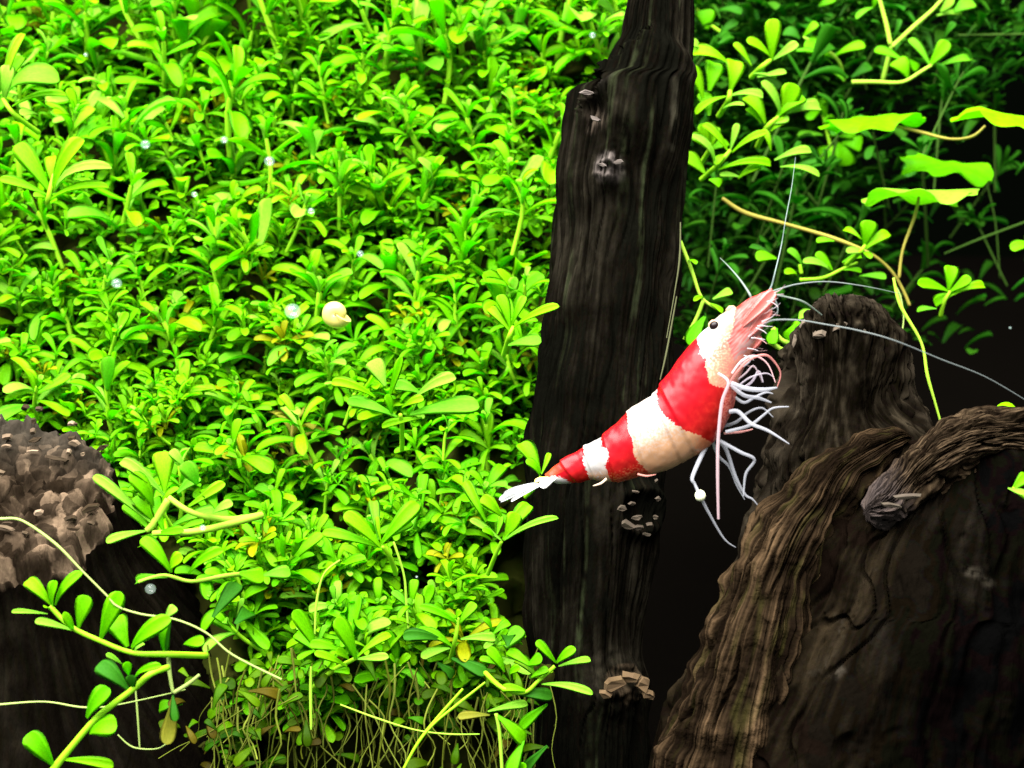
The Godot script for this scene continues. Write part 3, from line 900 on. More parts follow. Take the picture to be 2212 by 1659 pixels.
func shrimp_texture() -> ImageTexture:
	var w := 900
	var h := 320
	var im := Image.create(w, h, false, Image.FORMAT_RGB8)
	var white_tail := poly([330, 1230, 400, 1190, 470, 1205, 500, 1240, 470, 1300, 330, 1300])
	var white2 := poly([555, 1020, 572, 1060, 568, 1110, 585, 1160, 605, 1215, 600, 1260, 725, 1260, 712, 1200, 690, 1130, 712, 1095, 705, 1055, 668, 1030, 660, 960])
	var white3 := poly([780, 830, 806, 870, 806, 930, 840, 1030, 835, 1060, 870, 1120, 930, 1180, 960, 1230, 1280, 1100, 1262, 1010, 1180, 955, 1120, 938, 1060, 905, 1000, 860, 974, 820, 962, 700])
	var head := poly([1180, 400, 1186, 470, 1202, 495, 1195, 530, 1235, 560, 1225, 600, 1245, 630, 1238, 650, 1252, 690, 1330, 708, 1345, 690, 1380, 720, 1700, 700, 1700, 100, 1400, 100])
	var pink := poly([1330, 712, 1350, 700, 1420, 700, 1420, 900, 1330, 975, 1290, 1010, 1265, 1000, 1300, 900, 1320, 800])
	var scale_zone := poly([1395, 280, 1500, 180, 1640, 150, 1640, 330, 1520, 420, 1440, 520, 1380, 560, 1350, 470, 1380, 380])
	for i in w:
		var s := float(i) / (w - 1)
		for j in h:
			var t := (j + 0.5) / h
			var p := shrimp_plane(s, t)
			var n1 := nz.get_noise_2d(p.x * 0.02, p.y * 0.02)
			var n2 := nz.get_noise_2d(p.x * 0.06 + 9.0, p.y * 0.06)
			var n3 := nz.get_noise_2d(p.x * 0.20, p.y * 0.20 + 5.0)
			var q := p + Vector2(n2, nz.get_noise_2d(p.x * 0.05, p.y * 0.05 + 30.0)) * 9.0 + Vector2(n3, n3) * 3.0
			var c := lin(0.50, 0.002, 0.011)
			# red: deeper and oranger towards the belly
			c = c.lerp(lin(0.42, 0.008, 0.004), smoothstep(0.35, 0.9, t))
			c = c.lerp(lin(0.62, 0.035, 0.02), clampf(n1 * 0.9 + n3 * 0.3, 0.0, 0.5) * smoothstep(0.3, 1.0, t))
			c *= 1.0 + 0.08 * n3 + 0.10 * n1
			if s < 0.10 and t < 0.35: c = c.lerp(lin(0.60, 0.10, 0.03), clampf((0.10 - s) * 12.0, 0.0, 0.6))
			if s > 0.22 and s < 0.40 and t > 0.74: c = c.lerp(lin(0.75, 0.20, 0.09), clampf((t - 0.78) * 3.0 + n2 * 0.8, 0.0, 0.7))
			var peach := lin(0.58, 0.27, 0.105)
			var white := lin(0.56, 0.53, 0.52)
			if Geometry2D.is_point_in_polygon(q, white_tail): c = white.lerp(lin(0.7, 0.7, 0.68), clampf(n3 * 2.0, 0.0, 0.5))
			if Geometry2D.is_point_in_polygon(q, white2): c = white.lerp(peach, smoothstep(0.55, 0.85, t) * 0.75).lerp(lin(0.6, 0.58, 0.6), clampf(n2 * 1.6 - 0.2, 0.0, 0.6))
			if Geometry2D.is_point_in_polygon(q, white3):
				c = white.lerp(peach, smoothstep(0.28, 0.72, t + n2 * 0.12) * 0.85)
				c = c.lerp(lin(0.60, 0.34, 0.17), clampf(n3 * 1.5 + n2, 0.0, 0.6))
				c = c.lerp(lin(0.62, 0.55, 0.52), clampf(n1 * 1.4 + n3 * 0.8 - 0.25, 0.0, 0.5) * (1.0 - t))
				c = c.lerp(lin(0.60, 0.42, 0.24), smoothstep(0.86, 1.0, t) * 0.7)
				c = c.lerp(lin(0.86, 0.18, 0.06), smoothstep(1130, 1245, p.x + n2 * 40.0) * smoothstep(900, 1000, p.y) * 0.7)
			if Geometry2D.is_point_in_polygon(q, pink): c = c.lerp(lin(0.85, 0.25, 0.20), clampf(0.55 + n2, 0.2, 0.9))
			if Geometry2D.is_point_in_polygon(q, head):
				c = white.lerp(lin(0.60, 0.33, 0.19), smoothstep(0.22, 0.5, t + n2 * 0.2))
				c = c.lerp(lin(0.62, 0.50, 0.19), smoothstep(1270, 1330, p.x) * (1.0 - smoothstep(0.25, 0.45, t)) * 0.8)
				c = c.lerp(lin(0.66, 0.17, 0.13), clampf(smoothstep(1240, 1370, p.x + n2 * 60.0) * smoothstep(0.18, 0.42, t), 0.0, 1.0) * clampf(0.8 + n2 * 1.0, 0.0, 1.0))
				c = c.lerp(lin(0.60, 0.36, 0.31), clampf(n3 * 1.8 + 0.1, 0.0, 0.6) * smoothstep(0.4, 0.8, t))
			if Geometry2D.is_point_in_polygon(q, scale_zone):
				var z := nz.get_noise_2d((p.x + p.y) * 0.045, (p.x - p.y) * 0.008)
				c = lin(0.58, 0.05, 0.04).lerp(lin(0.42, 0.24, 0.23), clampf(smoothstep(0.1, 0.9, t) + z * 0.8, 0.0, 1.0))
			# the dark seam behind the eye
			var seam := Vector2(1275, 428) - Vector2(1208, 500)
			var u := clampf((p - Vector2(1208, 500)).dot(seam) / seam.length_squared(), 0.0, 1.0)
			if p.distance_to(Vector2(1208, 500) + seam * u) < 4.0 + n3 * 3.0: c = c.lerp(lin(0.16, 0.12, 0.12), 0.8)
			if absf(p.distance_to(Vector2(655, 1068)) - 14.0) < 3.0 and p.y < 1074: c = c.lerp(lin(0.32, 0.3, 0.33), 0.7)
			c *= 0.46
			im.set_pixel(i, j, Color(clampf(c.r, 0, 1), clampf(c.g, 0, 1), clampf(c.b, 0, 1)).linear_to_srgb())
	return ImageTexture.create_from_image(im)


func build_shrimp() -> void:
	var base := zs(900, 1100)
	var o := thing("shrimp", base, "red and white banded shrimp swimming head up before the upright driftwood", "shrimp")
	var keys := []
	for r in shrimp_rows:
		var k := keys.size()
		var d := 9.95 - 0.012 * k
		var l := zs(r[0], r[1], d)
		var e := zs(r[2], r[3], d)
		var th := l.distance_to(e) * (0.36 if k < 16 else lerpf(0.36, 0.26, (k - 16) / 6.0))
		keys.append([e, l, th, th])
	var sh := Shape.new()
	sh.base = base
	slab(sh, keys, 260, 72, 0.95, func(s: float, a: float, p: Vector3) -> float:
		# the plates of the tail overlap, each a little proud of the next
		var x := s * 22.0
		var e := 0.0
		for b in [2.0, 4.0, 5.9, 7.8, 9.6]:
			var u: float = x - b
			if u > 0.0 and u < 1.4: e += 0.014 * (1.0 - u / 1.4) * smoothstep(0.0, 0.12, u)
		# back rim of the carapace
		if x > 10.3 and x < 12.0: e += 0.016 * (1.0 - (x - 10.3) / 1.7) * smoothstep(10.3, 10.5, x)
		e += 0.006 * nz.get_noise_3d(p.x * 9.0, p.y * 9.0, p.z * 9.0)
		return e * (0.45 + 0.55 * absf(cos(a * 0.5)))
		, func(_s: float, _a: float, _p: Vector3, _e: float) -> Color: return Color.WHITE)
	var m := StandardMaterial3D.new()
	m.albedo_texture = shrimp_texture()
	m.roughness = 0.36
	m.metallic_specular = 0.3
	m.texture_repeat = false
	put("body", sh.mesh(), m, o)
	# eyes, each side of the head on a short stalk
	for side in [1.0, -1.0]:
		var st := Shape.new()
		var e := zs(1279, 381, 9.72) - base
		var toward := (eye - zs(1279, 381)).normalized()
		e += toward * (0.0 if side > 0 else -0.42)
		if side < 0: e += zs(1375, 300) - zs(1279, 381)
		st.tube([e - toward * 0.10 * side, e + toward * 0.01 * side], [0.04, 0.045], lin(0.8, 0.5, 0.3), 8, 2)
		var stalk := put("eye_stalk", st.mesh(), M.limb, o)
		var ball := SphereMesh.new()
		ball.radius = 0.033 * CM
		ball.height = 0.066 * CM
		ball.radial_segments = 20
		ball.rings = 12
		var b := put("eye", ball, M.eye, stalk)
		b.position = (e + toward * 0.03 * side) * CM
	# limbs: [name, points (x, y, depth offset), radii, colour]
	var pale := lin(0.36, 0.37, 0.40)
	var rosy := lin(0.85, 0.40, 0.36)
	var list := [
		["walking_leg", [[1235, 1035, 0], [1190, 1130, -0.1], [1158, 1212, -0.14], [1172, 1245, -0.14], [1202, 1310, -0.14], [1245, 1395, -0.1], [1330, 1540, -0.02], [1395, 1590, 0.02]], [0.055, 0.050, 0.042, 0.030, 0.040, 0.030, 0.020, 0.008], pale],
		["walking_leg", [[1290, 1000, 0.1], [1340, 1050, 0.1], [1395, 1205, 0.1], [1445, 1300, 0.12], [1490, 1330, 0.12], [1540, 1392, 0.14]], [0.050, 0.048, 0.038, 0.030, 0.020, 0.007], pale],
		["walking_leg", [[1310, 1010, -0.02], [1420, 1070, -0.06], [1498, 1112, -0.06], [1450, 1190, -0.02], [1438, 1310, 0.0]], [0.045, 0.040, 0.034, 0.032, 0.016], pale],
		["walking_leg", [[1360, 850, -0.12], [1410, 850, -0.14], [1480, 915, -0.18], [1575, 955, -0.20], [1688, 1026, -0.22]], [0.050, 0.050, 0.044, 0.034, 0.010], pale],
		["walking_leg", [[1340, 960, -0.08], [1470, 925, -0.1], [1545, 870, -0.1], [1600, 830, -0.1], [1685, 822, -0.1]], [0.040, 0.038, 0.030, 0.024, 0.012], pale],
		["walking_leg", [[1330, 968, 0.1], [1420, 960, 0.1], [1490, 945, 0.08]], [0.028, 0.026, 0.012], rosy],
		["claw_leg", [[1365, 690, -0.2], [1450, 722, -0.24], [1540, 730, -0.25], [1622, 718, -0.22]], [0.046, 0.050, 0.048, 0.016], pale],
		["claw_leg", [[1370, 705, -0.15], [1440, 760, -0.18], [1520, 775, -0.2], [1590, 800, -0.2]], [0.044, 0.044, 0.040, 0.014], pale],
		["claw_leg", [[1400, 740, 0.1], [1480, 690, 0.1], [1520, 630, 0.1], [1545, 690, 0.1]], [0.034, 0.030, 0.028, 0.012], lin(0.66, 0.58, 0.66)],
		["mouth_limb", [[1300, 640, -0.28], [1355, 690, -0.32], [1320, 800, -0.30], [1300, 1000, -0.28], [1297, 1200, -0.26], [1301, 1436, -0.22]], [0.030, 0.034, 0.036, 0.036, 0.034, 0.026], lin(0.50, 0.36, 0.38)],
		["mouth_limb", [[1365, 690, -0.25], [1410, 625, -0.3], [1470, 565, -0.32], [1550, 540, -0.32], [1600, 570, -0.3], [1640, 640, -0.28], [1622, 715, -0.26]], [0.030, 0.030, 0.028, 0.028, 0.022, 0.016, 0.010], lin(0.52, 0.20, 0.18)],
		["mouth_limb", [[1375, 640, -0.2], [1430, 570, -0.22], [1500, 545, -0.22], [1570, 590, -0.2], [1612, 690, -0.2]], [0.024, 0.024, 0.020, 0.014, 0.008], lin(0.8, 0.5, 0.5)],
		["walking_leg", [[1330, 930, 0.05], [1400, 905, 0.0], [1470, 850, -0.02], [1540, 830, 0.0], [1600, 880, 0.0]], [0.040, 0.038, 0.030, 0.022, 0.008], pale],
		["walking_leg", [[1270, 1010, 0.12], [1300, 1090, 0.12], [1360, 1150, 0.12], [1400, 1250, 0.14], [1445, 1330, 0.14]], [0.042, 0.038, 0.032, 0.022, 0.008], pale],
		["claw_leg", [[1380, 760, -0.05], [1440, 800, -0.08], [1500, 770, -0.1], [1560, 745, -0.1], [1600, 752, -0.1]], [0.034, 0.034, 0.030, 0.022, 0.008], pale],
		["mouth_limb", [[1400, 680, -0.1], [1450, 640, -0.12], [1490, 600, -0.12], [1520, 640, -0.12], [1540, 690, -0.1]], [0.024, 0.022, 0.02, 0.014, 0.008], lin(0.40, 0.32, 0.34)],
		["mouth_limb", [[1420, 700, -0.12], [1480, 660, -0.14], [1560, 640, -0.14], [1600, 660, -0.14]], [0.022, 0.022, 0.016, 0.008], lin(0.40, 0.36, 0.40)],
		["swimmeret", [[690, 1215, -0.05], [660, 1240, -0.06], [618, 1254, -0.05]], [0.028, 0.026, 0.010], lin(0.7, 0.55, 0.4)],
		["swimmeret", [[860, 1190, -0.05], [910, 1200, -0.06], [960, 1192, -0.05]], [0.024, 0.022, 0.008], lin(0.7, 0.3, 0.24)],
		["antennule", [[1480, 235, 0], [1470, 205, 0], [1420, 130, 0.1], [1360, 60, 0.2], [1310, 10, 0.3]], [0.030, 0.030, 0.022, 0.014, 0.006], lin(0.55, 0.62, 0.55)],
		["antennule", [[1575, 190, 0], [1592, 160, 0], [1612, 80, 0], [1645, -60, 0.1], [1668, -200, 0.1], [1700, -370, 0.2], [1722, -540, 0.3]], [0.024, 0.022, 0.017, 0.014, 0.012, 0.009, 0.005], lin(0.55, 0.66, 0.64)],
		["antennule", [[1590, 195, -0.05], [1640, 178, -0.05], [1740, 152, -0.1], [1900, 140, -0.1], [2100, 165, -0.1], [2290, 205, 0]], [0.022, 0.020, 0.016, 0.013, 0.011, 0.006], lin(0.58, 0.62, 0.60)],
		["antennule", [[1595, 210, 0], [1680, 225, 0], [1770, 252, 0], [1866, 322, 0.1]], [0.020, 0.020, 0.022, 0.012], lin(0.62, 0.70, 0.60)],
		["antenna", [[1545, 380, -0.2], [1600, 350, -0.3], [1740, 350, -0.4], [1880, 372, -0.55], [2060, 405, -0.65], [2260, 460, -0.7], [2520, 565, -0.6], [2760, 660, -0.5], [3000, 800, -0.4]], [0.024, 0.022, 0.018, 0.016, 0.016, 0.015, 0.014, 0.012, 0.010], lin(0.50, 0.52, 0.52)],
		["antenna_scale", [[1560, 300, -0.1], [1605, 240, -0.12], [1625, 290, -0.12], [1618, 330, -0.12]], [0.02, 0.022, 0.018, 0.006], lin(0.60, 0.70, 0.66)],
		["antenna_scale", [[1330, 320, -0.02], [1360, 290, 0], [1392, 272, 0.02]], [0.03, 0.022, 0.006], lin(0.5, 0.42, 0.25)],
	]
	for q in list:
		var pts: Array = []
		for w in q[1]: pts.append(zs(w[0], w[1], 9.8 + w[2]) - base)
		var t := Shape.new()
		var radii: Array = []
		for r in q[2]: radii.append(r * (0.32 if q[0].ends_with("leg") or q[0] == "mouth_limb" else 0.30))
		t.tube(pts, radii, q[3], 8, 6)
		put(q[0], t.mesh(), M.feeler if q[0].begins_with("antenn") else M.limb, o)
	# fine bristles round the mouth and snout
	var fuzz := Shape.new()
	for k in 34:
		var t := rng.randf()
		var from := Vector2(1420, 620).lerp(Vector2(1596, 215), t) + Vector2(rng.randf_range(-30, 10), rng.randf_range(-20, 20))
		var go := Vector2(rng.randf_range(30, 95), rng.randf_range(-70, 45)) * (1.0 if t < 0.8 else 0.8)
		var off := rng.randf_range(-0.3, -0.05)
		fuzz.tube([zs(from.x, from.y, 9.85 + off) - base, zs(from.x + go.x * 0.6, from.y + go.y * 0.4, 9.83 + off) - base, zs(from.x + go.x, from.y + go.y, 9.8 + off) - base], [0.006, 0.004, 0.002], lin(0.40, 0.22, 0.21).lerp(lin(0.36, 0.36, 0.38), rng.randf()), 5, 3)
	put("bristles", fuzz.mesh(), M.limb, o)
	# a swollen pale joint half way down the nearest leg
	var joint := SphereMesh.new()
	joint.radius = 0.036 * CM
	joint.height = 0.078 * CM
	var jm := plain(lin(0.70, 0.72, 0.50), 0.3, 0.5)
	put("leg_joint", joint, jm, o).position = (zs(1202, 1308, 9.64) - base) * CM
	# long pale scales beside the snout
	for q in [[1385, 420, 1610, 195, 84, -0.24], [1400, 500, 1590, 290, 70, -0.22], [1420, 560, 1535, 440, 56, -0.18]]:
		var from := zs(q[0], q[1], 9.9 + q[5]) - base
		var to := zs(q[2], q[3], 9.86 + q[5]) - base
		leaf(o, from, to, wide(q[4] * 0.3958, 9.7), (eye - zs(1400, 400)).normalized(), 4, M.fin_red, "antenna_scale")
	# tail fan: telson and two pairs of blades
	for q in [[350, 1238, 104, 1332, 34, -0.10, 0], [352, 1228, 128, 1300, 26, -0.02, 1], [345, 1246, 112, 1344, 24, -0.16, 1], [360, 1240, 170, 1340, 26, 0.05, 0], [420, 1210, 330, 1262, 60, -0.12, 0], [372, 1205, 298, 1232, 26, -0.02, 2]]:
		var from := zs(q[0], q[1], 9.9 + q[5]) - base
		var to := zs(q[2], q[3], 9.9 + q[5] * 2.0) - base
		leaf(o, from, to, wide(q[4] * 0.3958, 9.9), ((eye - base).normalized() + Vector3(0, 0.5, 0)), 4, [M.fin, M.fin_grey, M.fin_gold][q[6]], "tail_fan")


# ---------------------------------------------------------------- plants told apart one by one

func z5(x: float, y: float) -> Vector2: return Vector2(x * 0.479, 864.0 + y * 0.479)
func z6(x: float, y: float) -> Vector2: return Vector2(604.8 + x * 0.3906, 1036.9 + y * 0.3906)
func z8(x: float, y: float) -> Vector2: return Vector2(518.4 + x * 0.3646, 432.0 + y * 0.3646)
func z3(x: float, y: float) -> Vector2: return Vector2(1468.9 + x * 0.4168, y * 0.4168)


func hero(called: String, label: String, conv: Callable, unit: float, d: float, stems: Array, leaves: Array, stem_mat: Material, stem_r := 0.024, group := "") -> Node3D:
	# a sprig built leaf by leaf; stems are lists of points, leaves are [base x, y, tip x, y, width, tint, depth at tip, arch shape]
	var first: Vector2 = conv.call(stems[0][0][0], stems[0][0][1]) if stems.size() else conv.call(leaves[0][0], leaves[0][1])
	var base := at(first.x, first.y, d)
	var o := thing(called, base, label, "aquarium plant", group)
	for s in stems:
		var pts: Array = []
		for w in s:
			var q: Vector2 = conv.call(w[0], w[1])
			pts.append(at(q.x, q.y, d + (w[2] if w.size() > 2 else 0.0)) - base)
		var sh := Shape.new()
		sh.tube(pts, [stem_r * 0.66, stem_r * 0.62, stem_r * 0.5], Color.WHITE, 7, 5)
		put("stem", sh.mesh(), stem_mat, o)
	for l in leaves:
		var a: Vector2 = conv.call(l[0], l[1])
		var b: Vector2 = conv.call(l[2], l[3])
		var off: float = l[6] if l.size() > 6 else rng.randf_range(-0.15, 0.1)
		var from := at(a.x, a.y, d) - base
		var to := at(b.x, b.y, d + off) - base
		var face := Vector3(rng.randf_range(-0.25, 0.25), 0.75, 0.62)
		leaf(o, from, to, wide(l[4] * unit, d) * 1.05, face, l[7] if l.size() > 7 else [0, 1, 3, 4, 7][rng.randi() % 5], leaf_mats[l[5]])
	return o


func build_heroes() -> void:
	hero("trailing_sprig", "long trailing sprig with paired leaves across the black side of the left stump", z5, 0.479, 9.3, [[[930, 1152, 0.3], [760, 1146], [600, 1140], [450, 1085], [320, 1022], [225, 930]]],
		[[232, 925, 124, 812, 62, 1], [250, 925, 372, 778, 58, 0], [240, 930, 255, 815, 52, 0], [330, 1040, 158, 996, 40, 4], [215, 965, 52, 955, 26, 4], [225, 945, 200, 935, 30, 1], [355, 1025, 395, 882, 82, 0], [455, 1075, 545, 865, 84, 0], [575, 1112, 520, 982, 98, 0], [595, 1118, 772, 985, 84, 0], [745, 985, 795, 935, 50, 4], [740, 1130, 755, 985, 48, 2], [600, 1140, 650, 1098, 26, 4], [550, 1190, 478, 1145, 26, 4], [830, 1100, 920, 1095, 60, 0], [330, 1035, 290, 955, 40, 1]], M.stem, 0.034)
	hero("rising_stem", "pale green stem rising from the bottom left corner with oval leaves", z5, 0.479, 9.15, [[[225, 1700], [250, 1655], [330, 1555], [430, 1440], [520, 1365], [605, 1300], [680, 1235], [760, 1205, 0.1]]],
		[[575, 1302, 444, 1190, 92, 6], [392, 1432, 495, 1300, 84, 2], [405, 1500, 528, 1470, 92, 0], [238, 1645, 125, 1505, 84, 2], [285, 1622, 512, 1652, 50, 1], [605, 1300, 590, 1240, 50, 6], [610, 1250, 730, 1200, 34, 0], [580, 1240, 570, 1180, 40, 0]], M.stem, 0.042)
	hero("withered_sprig", "hanging sprig with one cream withered leaf near the bottom left", z5, 0.479, 9.35, [[[760, 1150], [765, 1230], [780, 1320]], [[785, 1320], [850, 1280], [900, 1240]]], [[782, 1335, 752, 1555, 74, 5, -0.05, 5], [780, 1330, 790, 1450, 40, 6], [770, 1000, 745, 1135, 42, 6]], M.white_stem, 0.022)
	hero("overhanging_sprig", "bushy yellow-green sprig overhanging the right rim of the left stump", z5, 0.479, 9.75, [[[1180, 520, 0.4], [1030, 540, 0.2], [870, 510], [760, 440]], [[1180, 520, 0.4], [900, 590], [690, 600]], [[760, 450], [690, 560], [660, 590]]],
		[[740, 430, 548, 275, 56, 4], [690, 560, 422, 342, 52, 4], [742, 412, 735, 232, 96, 1], [800, 420, 900, 350, 62, 3], [830, 300, 772, 225, 50, 4], [890, 380, 830, 280, 80, 3], [690, 480, 590, 330, 80, 0], [680, 590, 560, 470, 60, 0], [690, 470, 640, 400, 70, 0], [665, 590, 478, 640, 44, 4], [800, 590, 920, 545, 40, 0], [700, 605, 830, 590, 50, 2], [850, 480, 1015, 375, 56, 1], [980, 500, 930, 400, 70, 0], [960, 510, 1050, 465, 52, 4], [690, 540, 620, 430, 70, 0], [740, 600, 700, 440, 60, 2]], M.pale_stem, 0.040)
	hero("side_shoot", "thin shoot with three leaves reaching left over the stump's black side", z5, 0.479, 9.7, [[[1090, 785, 0.3], [1000, 795], [860, 818], [740, 790], [625, 820]]],
		[[770, 775, 642, 622, 72, 0], [775, 775, 826, 708, 66, 1], [853, 782, 1010, 680, 56, 0], [760, 800, 615, 822, 40, 3], [1080, 780, 1190, 800, 90, 0], [1190, 790, 1310, 780, 70, 3], [960, 980, 1080, 830, 80, 6, 0.2], [1060, 1010, 1130, 960, 90, 6, 0.2]], M.pale_stem, 0.026)
	hero("tail_sprig", "small bright sprig of upright leaves just under the shrimp's tail fan", z6, 0.3906, 10.35, [[[1150, 520, 0.3], [1190, 420, 0.1], [1225, 340]]],
		[[1225, 335, 1050, 218, 46, 4], [1140, 230, 1030, 10, 66, 0, 0.1], [1225, 200, 1118, 92, 70, 1], [1235, 330, 1385, 140, 90, 0], [1240, 335, 1540, 212, 42, 4, -0.1, 1], [1245, 320, 1310, 180, 96, 1], [1190, 320, 1120, 270, 36, 0], [1200, 300, 1225, 200, 40, 0]], M.stem, 0.026)
	hero("shrimp_rest_sprig", "tiny sprig of three leaves touching the base of the shrimp's tail", z8, 0.3646, 10.6, [[[1690, 1760, 0.3], [1750, 1700, 0.1], [1780, 1640]]], [[1775, 1620, 1665, 1440, 110, 0], [1785, 1625, 1835, 1500, 40, 1], [1775, 1630, 1695, 1540, 60, 0]], M.stem, 0.022)
	hero("vee_sprig", "sprig with two broad leaves in a V at the front of the carpet", z6, 0.3906, 10.15, [[[640, 520, 0.3], [610, 430, 0.1], [565, 365]]], [[560, 375, 235, 290, 70, 0], [555, 370, 358, 182, 92, 1], [560, 350, 765, 130, 100, 0], [580, 330, 730, 235, 60, 0], [545, 330, 520, 120, 62, 3, 0.2], [560, 350, 540, 200, 30, 1]], M.stem, 0.03)
	hero("open_rosette", "open sprig with five long leaves at the carpet's front edge", z6, 0.3906, 10.1, [[[180, 1150, 0.3], [300, 1050, 0.1], [420, 985]]], [[420, 990, 312, 762, 92, 0], [430, 975, 615, 858, 62, 1], [430, 990, 602, 980, 56, 4], [370, 1030, 190, 955, 50, 1], [330, 940, 165, 905, 70, 0], [300, 1060, 385, 1062, 46, 0], [200, 940, 75, 720, 90, 0], [380, 990, 310, 940, 60, 1]], M.stem, 0.028)
	hero("mid_edge_sprig", "sprig with a tall twin-leaved tip above the hanging roots", z6, 0.3906, 10.2, [[[940, 1000, 0.2], [970, 880], [985, 760]]], [[985, 800, 770, 700, 56, 2], [985, 800, 1082, 682, 62, 0], [990, 770, 880, 740, 50, 0], [1000, 880, 1190, 880, 60, 4], [940, 930, 780, 980, 66, 4], [950, 920, 800, 830, 60, 0], [900, 890, 680, 865, 70, 6], [950, 985, 1140, 1075, 76, 6], [980, 770, 1005, 730, 46, 1], [870, 1010, 955, 1090, 70, 6], [900, 860, 760, 830, 56, 2]], M.stem, 0.026)
	hero("low_sprig", "drooping bright sprig at the carpet's front edge beside the driftwood foot", z6, 0.3906, 9.95, [[[1130, 1060, 0.2], [1230, 1150], [1350, 1175], [1430, 1110], [1520, 1030]]],
		[[1525, 1010, 1420, 888, 50, 0], [1530, 1010, 1635, 930, 60, 0], [1540, 1030, 1718, 995, 44, 4], [1450, 1130, 1730, 1185, 52, 4, -0.15, 1], [1390, 1090, 1485, 1045, 50, 0], [1370, 1170, 1225, 1150, 54, 1], [1400, 1040, 1260, 945, 66, 0], [1370, 1020, 1450, 980, 76, 2], [1270, 1080, 1330, 1040, 50, 0], [1240, 1060, 1150, 930, 70, 0], [1240, 1030, 1105, 985, 40, 0], [1260, 920, 1265, 860, 76, 6], [1180, 850, 1270, 790, 56, 2], [1170, 830, 1125, 760, 36, 2]], M.stem, 0.028)
	hero("curled_leaf_sprig", "hanging sprig with long curled dark leaves at the bottom, beside the driftwood foot", z6, 0.3906, 10.0, [[[1195, 1290], [1215, 1400], [1230, 1640]]], [[1200, 1300, 1345, 1450, 90, 0, 0.0, 1], [1150, 1280, 1370, 1240, 52, 4], [1160, 1300, 985, 1310, 52, 5], [1350, 1440, 1270, 1640, 80, 2], [1480, 1240, 1330, 1370, 70, 2], [1290, 1180, 1505, 1200, 80, 6], [1480, 1470, 1330, 1640, 70, 6], [1300, 1640, 1360, 1570, 60, 0]], M.pale_stem, 0.022)
	hero("large_leaf_sprig", "sprig with the carpet's largest paddle leaves, below the pale shell", z8, 0.3646, 10.75, [[[960, 1480, 0.4], [960, 1340, 0.1], [950, 1270]]],
		[[930, 1285, 636, 1190, 84, 3], [1010, 1270, 1418, 1225, 122, 3, -0.1, 0], [1040, 1170, 1280, 1055, 84, 4], [1060, 1140, 918, 1095, 84, 3], [800, 1170, 543, 1080, 66, 1], [1080, 1290, 840, 1345, 56, 1], [880, 1180, 958, 928, 52, 0], [860, 1100, 790, 945, 116, 4], [900, 1270, 870, 1150, 50, 0], [960, 1230, 1090, 1180, 60, 1]], M.stem, 0.03)
	hero("overlap_sprig", "single sprig whose leaf tip crosses the left edge of the upright driftwood", z8, 0.3646, 10.75, [[[1560, 920, 0.3], [1590, 820], [1620, 750]]], [[1620, 755, 1892, 630, 60, 1, -0.2, 0], [1590, 860, 1785, 840, 90, 3], [1600, 780, 1480, 640, 60, 1], [1610, 740, 1690, 570, 60, 0], [1600, 760, 1540, 560, 80, 0]], M.stem, 0.028)
	hero("topmost_sprig", "tall sprig with four arched leaves at the left edge, over the dark gap", z3b, 0.3861, 11.6, [[[320, 1340, 0.3], [310, 1300], [350, 1130]]], [[330, 1250, 115, 930, 110, 0], [345, 1240, 545, 905, 100, 1], [350, 1245, 725, 1090, 76, 4, -0.1, 6], [320, 1300, 705, 1215, 56, 1, -0.1, 1], [300, 1260, 0, 1160, 70, 0], [345, 1200, 340, 1010, 90, 1], [300, 1280, 215, 1260, 40, 0], [480, 1160, 590, 1185, 40, 1]], M.stem, 0.034)
	hero("cupped_leaf_sprig", "sprig with one broad cupped leaf at the upper left edge", z3b, 0.3861, 11.8, [[[250, 860, 0.3], [90, 740], [20, 640]]], [[50, 600, 385, 520, 170, 3, -0.1, 6], [30, 600, 150, 370, 80, 0], [30, 640, 60, 420, 90, 4], [80, 690, 430, 620, 50, 1], [20, 620, 160, 220, 60, 1], [0, 600, -80, 420, 60, 1], [240, 740, 130, 740, 72, 4]], M.stem, 0.034)


func z3b(x: float, y: float) -> Vector2: return Vector2(x * 0.3333, y * 0.3333)


func runner(called: String, label: String, pts: Array, d: float, r: float, mat: Material, category := "plant stem") -> void:
	var base := at(pts[0][0], pts[0][1], d)
	var sh := Shape.new()
	var line: Array = []
	for p in pts: line.append(at(p[0], p[1], d + (p[2] if p.size() > 2 else 0.0)) - base)
	sh.tube(line, [r * 0.30, r * 0.42, r * 0.31, r * 0.38, r * 0.26], Color.WHITE, 7, 6)
	tag(put(called, sh.mesh(), mat, null, base), label, category)


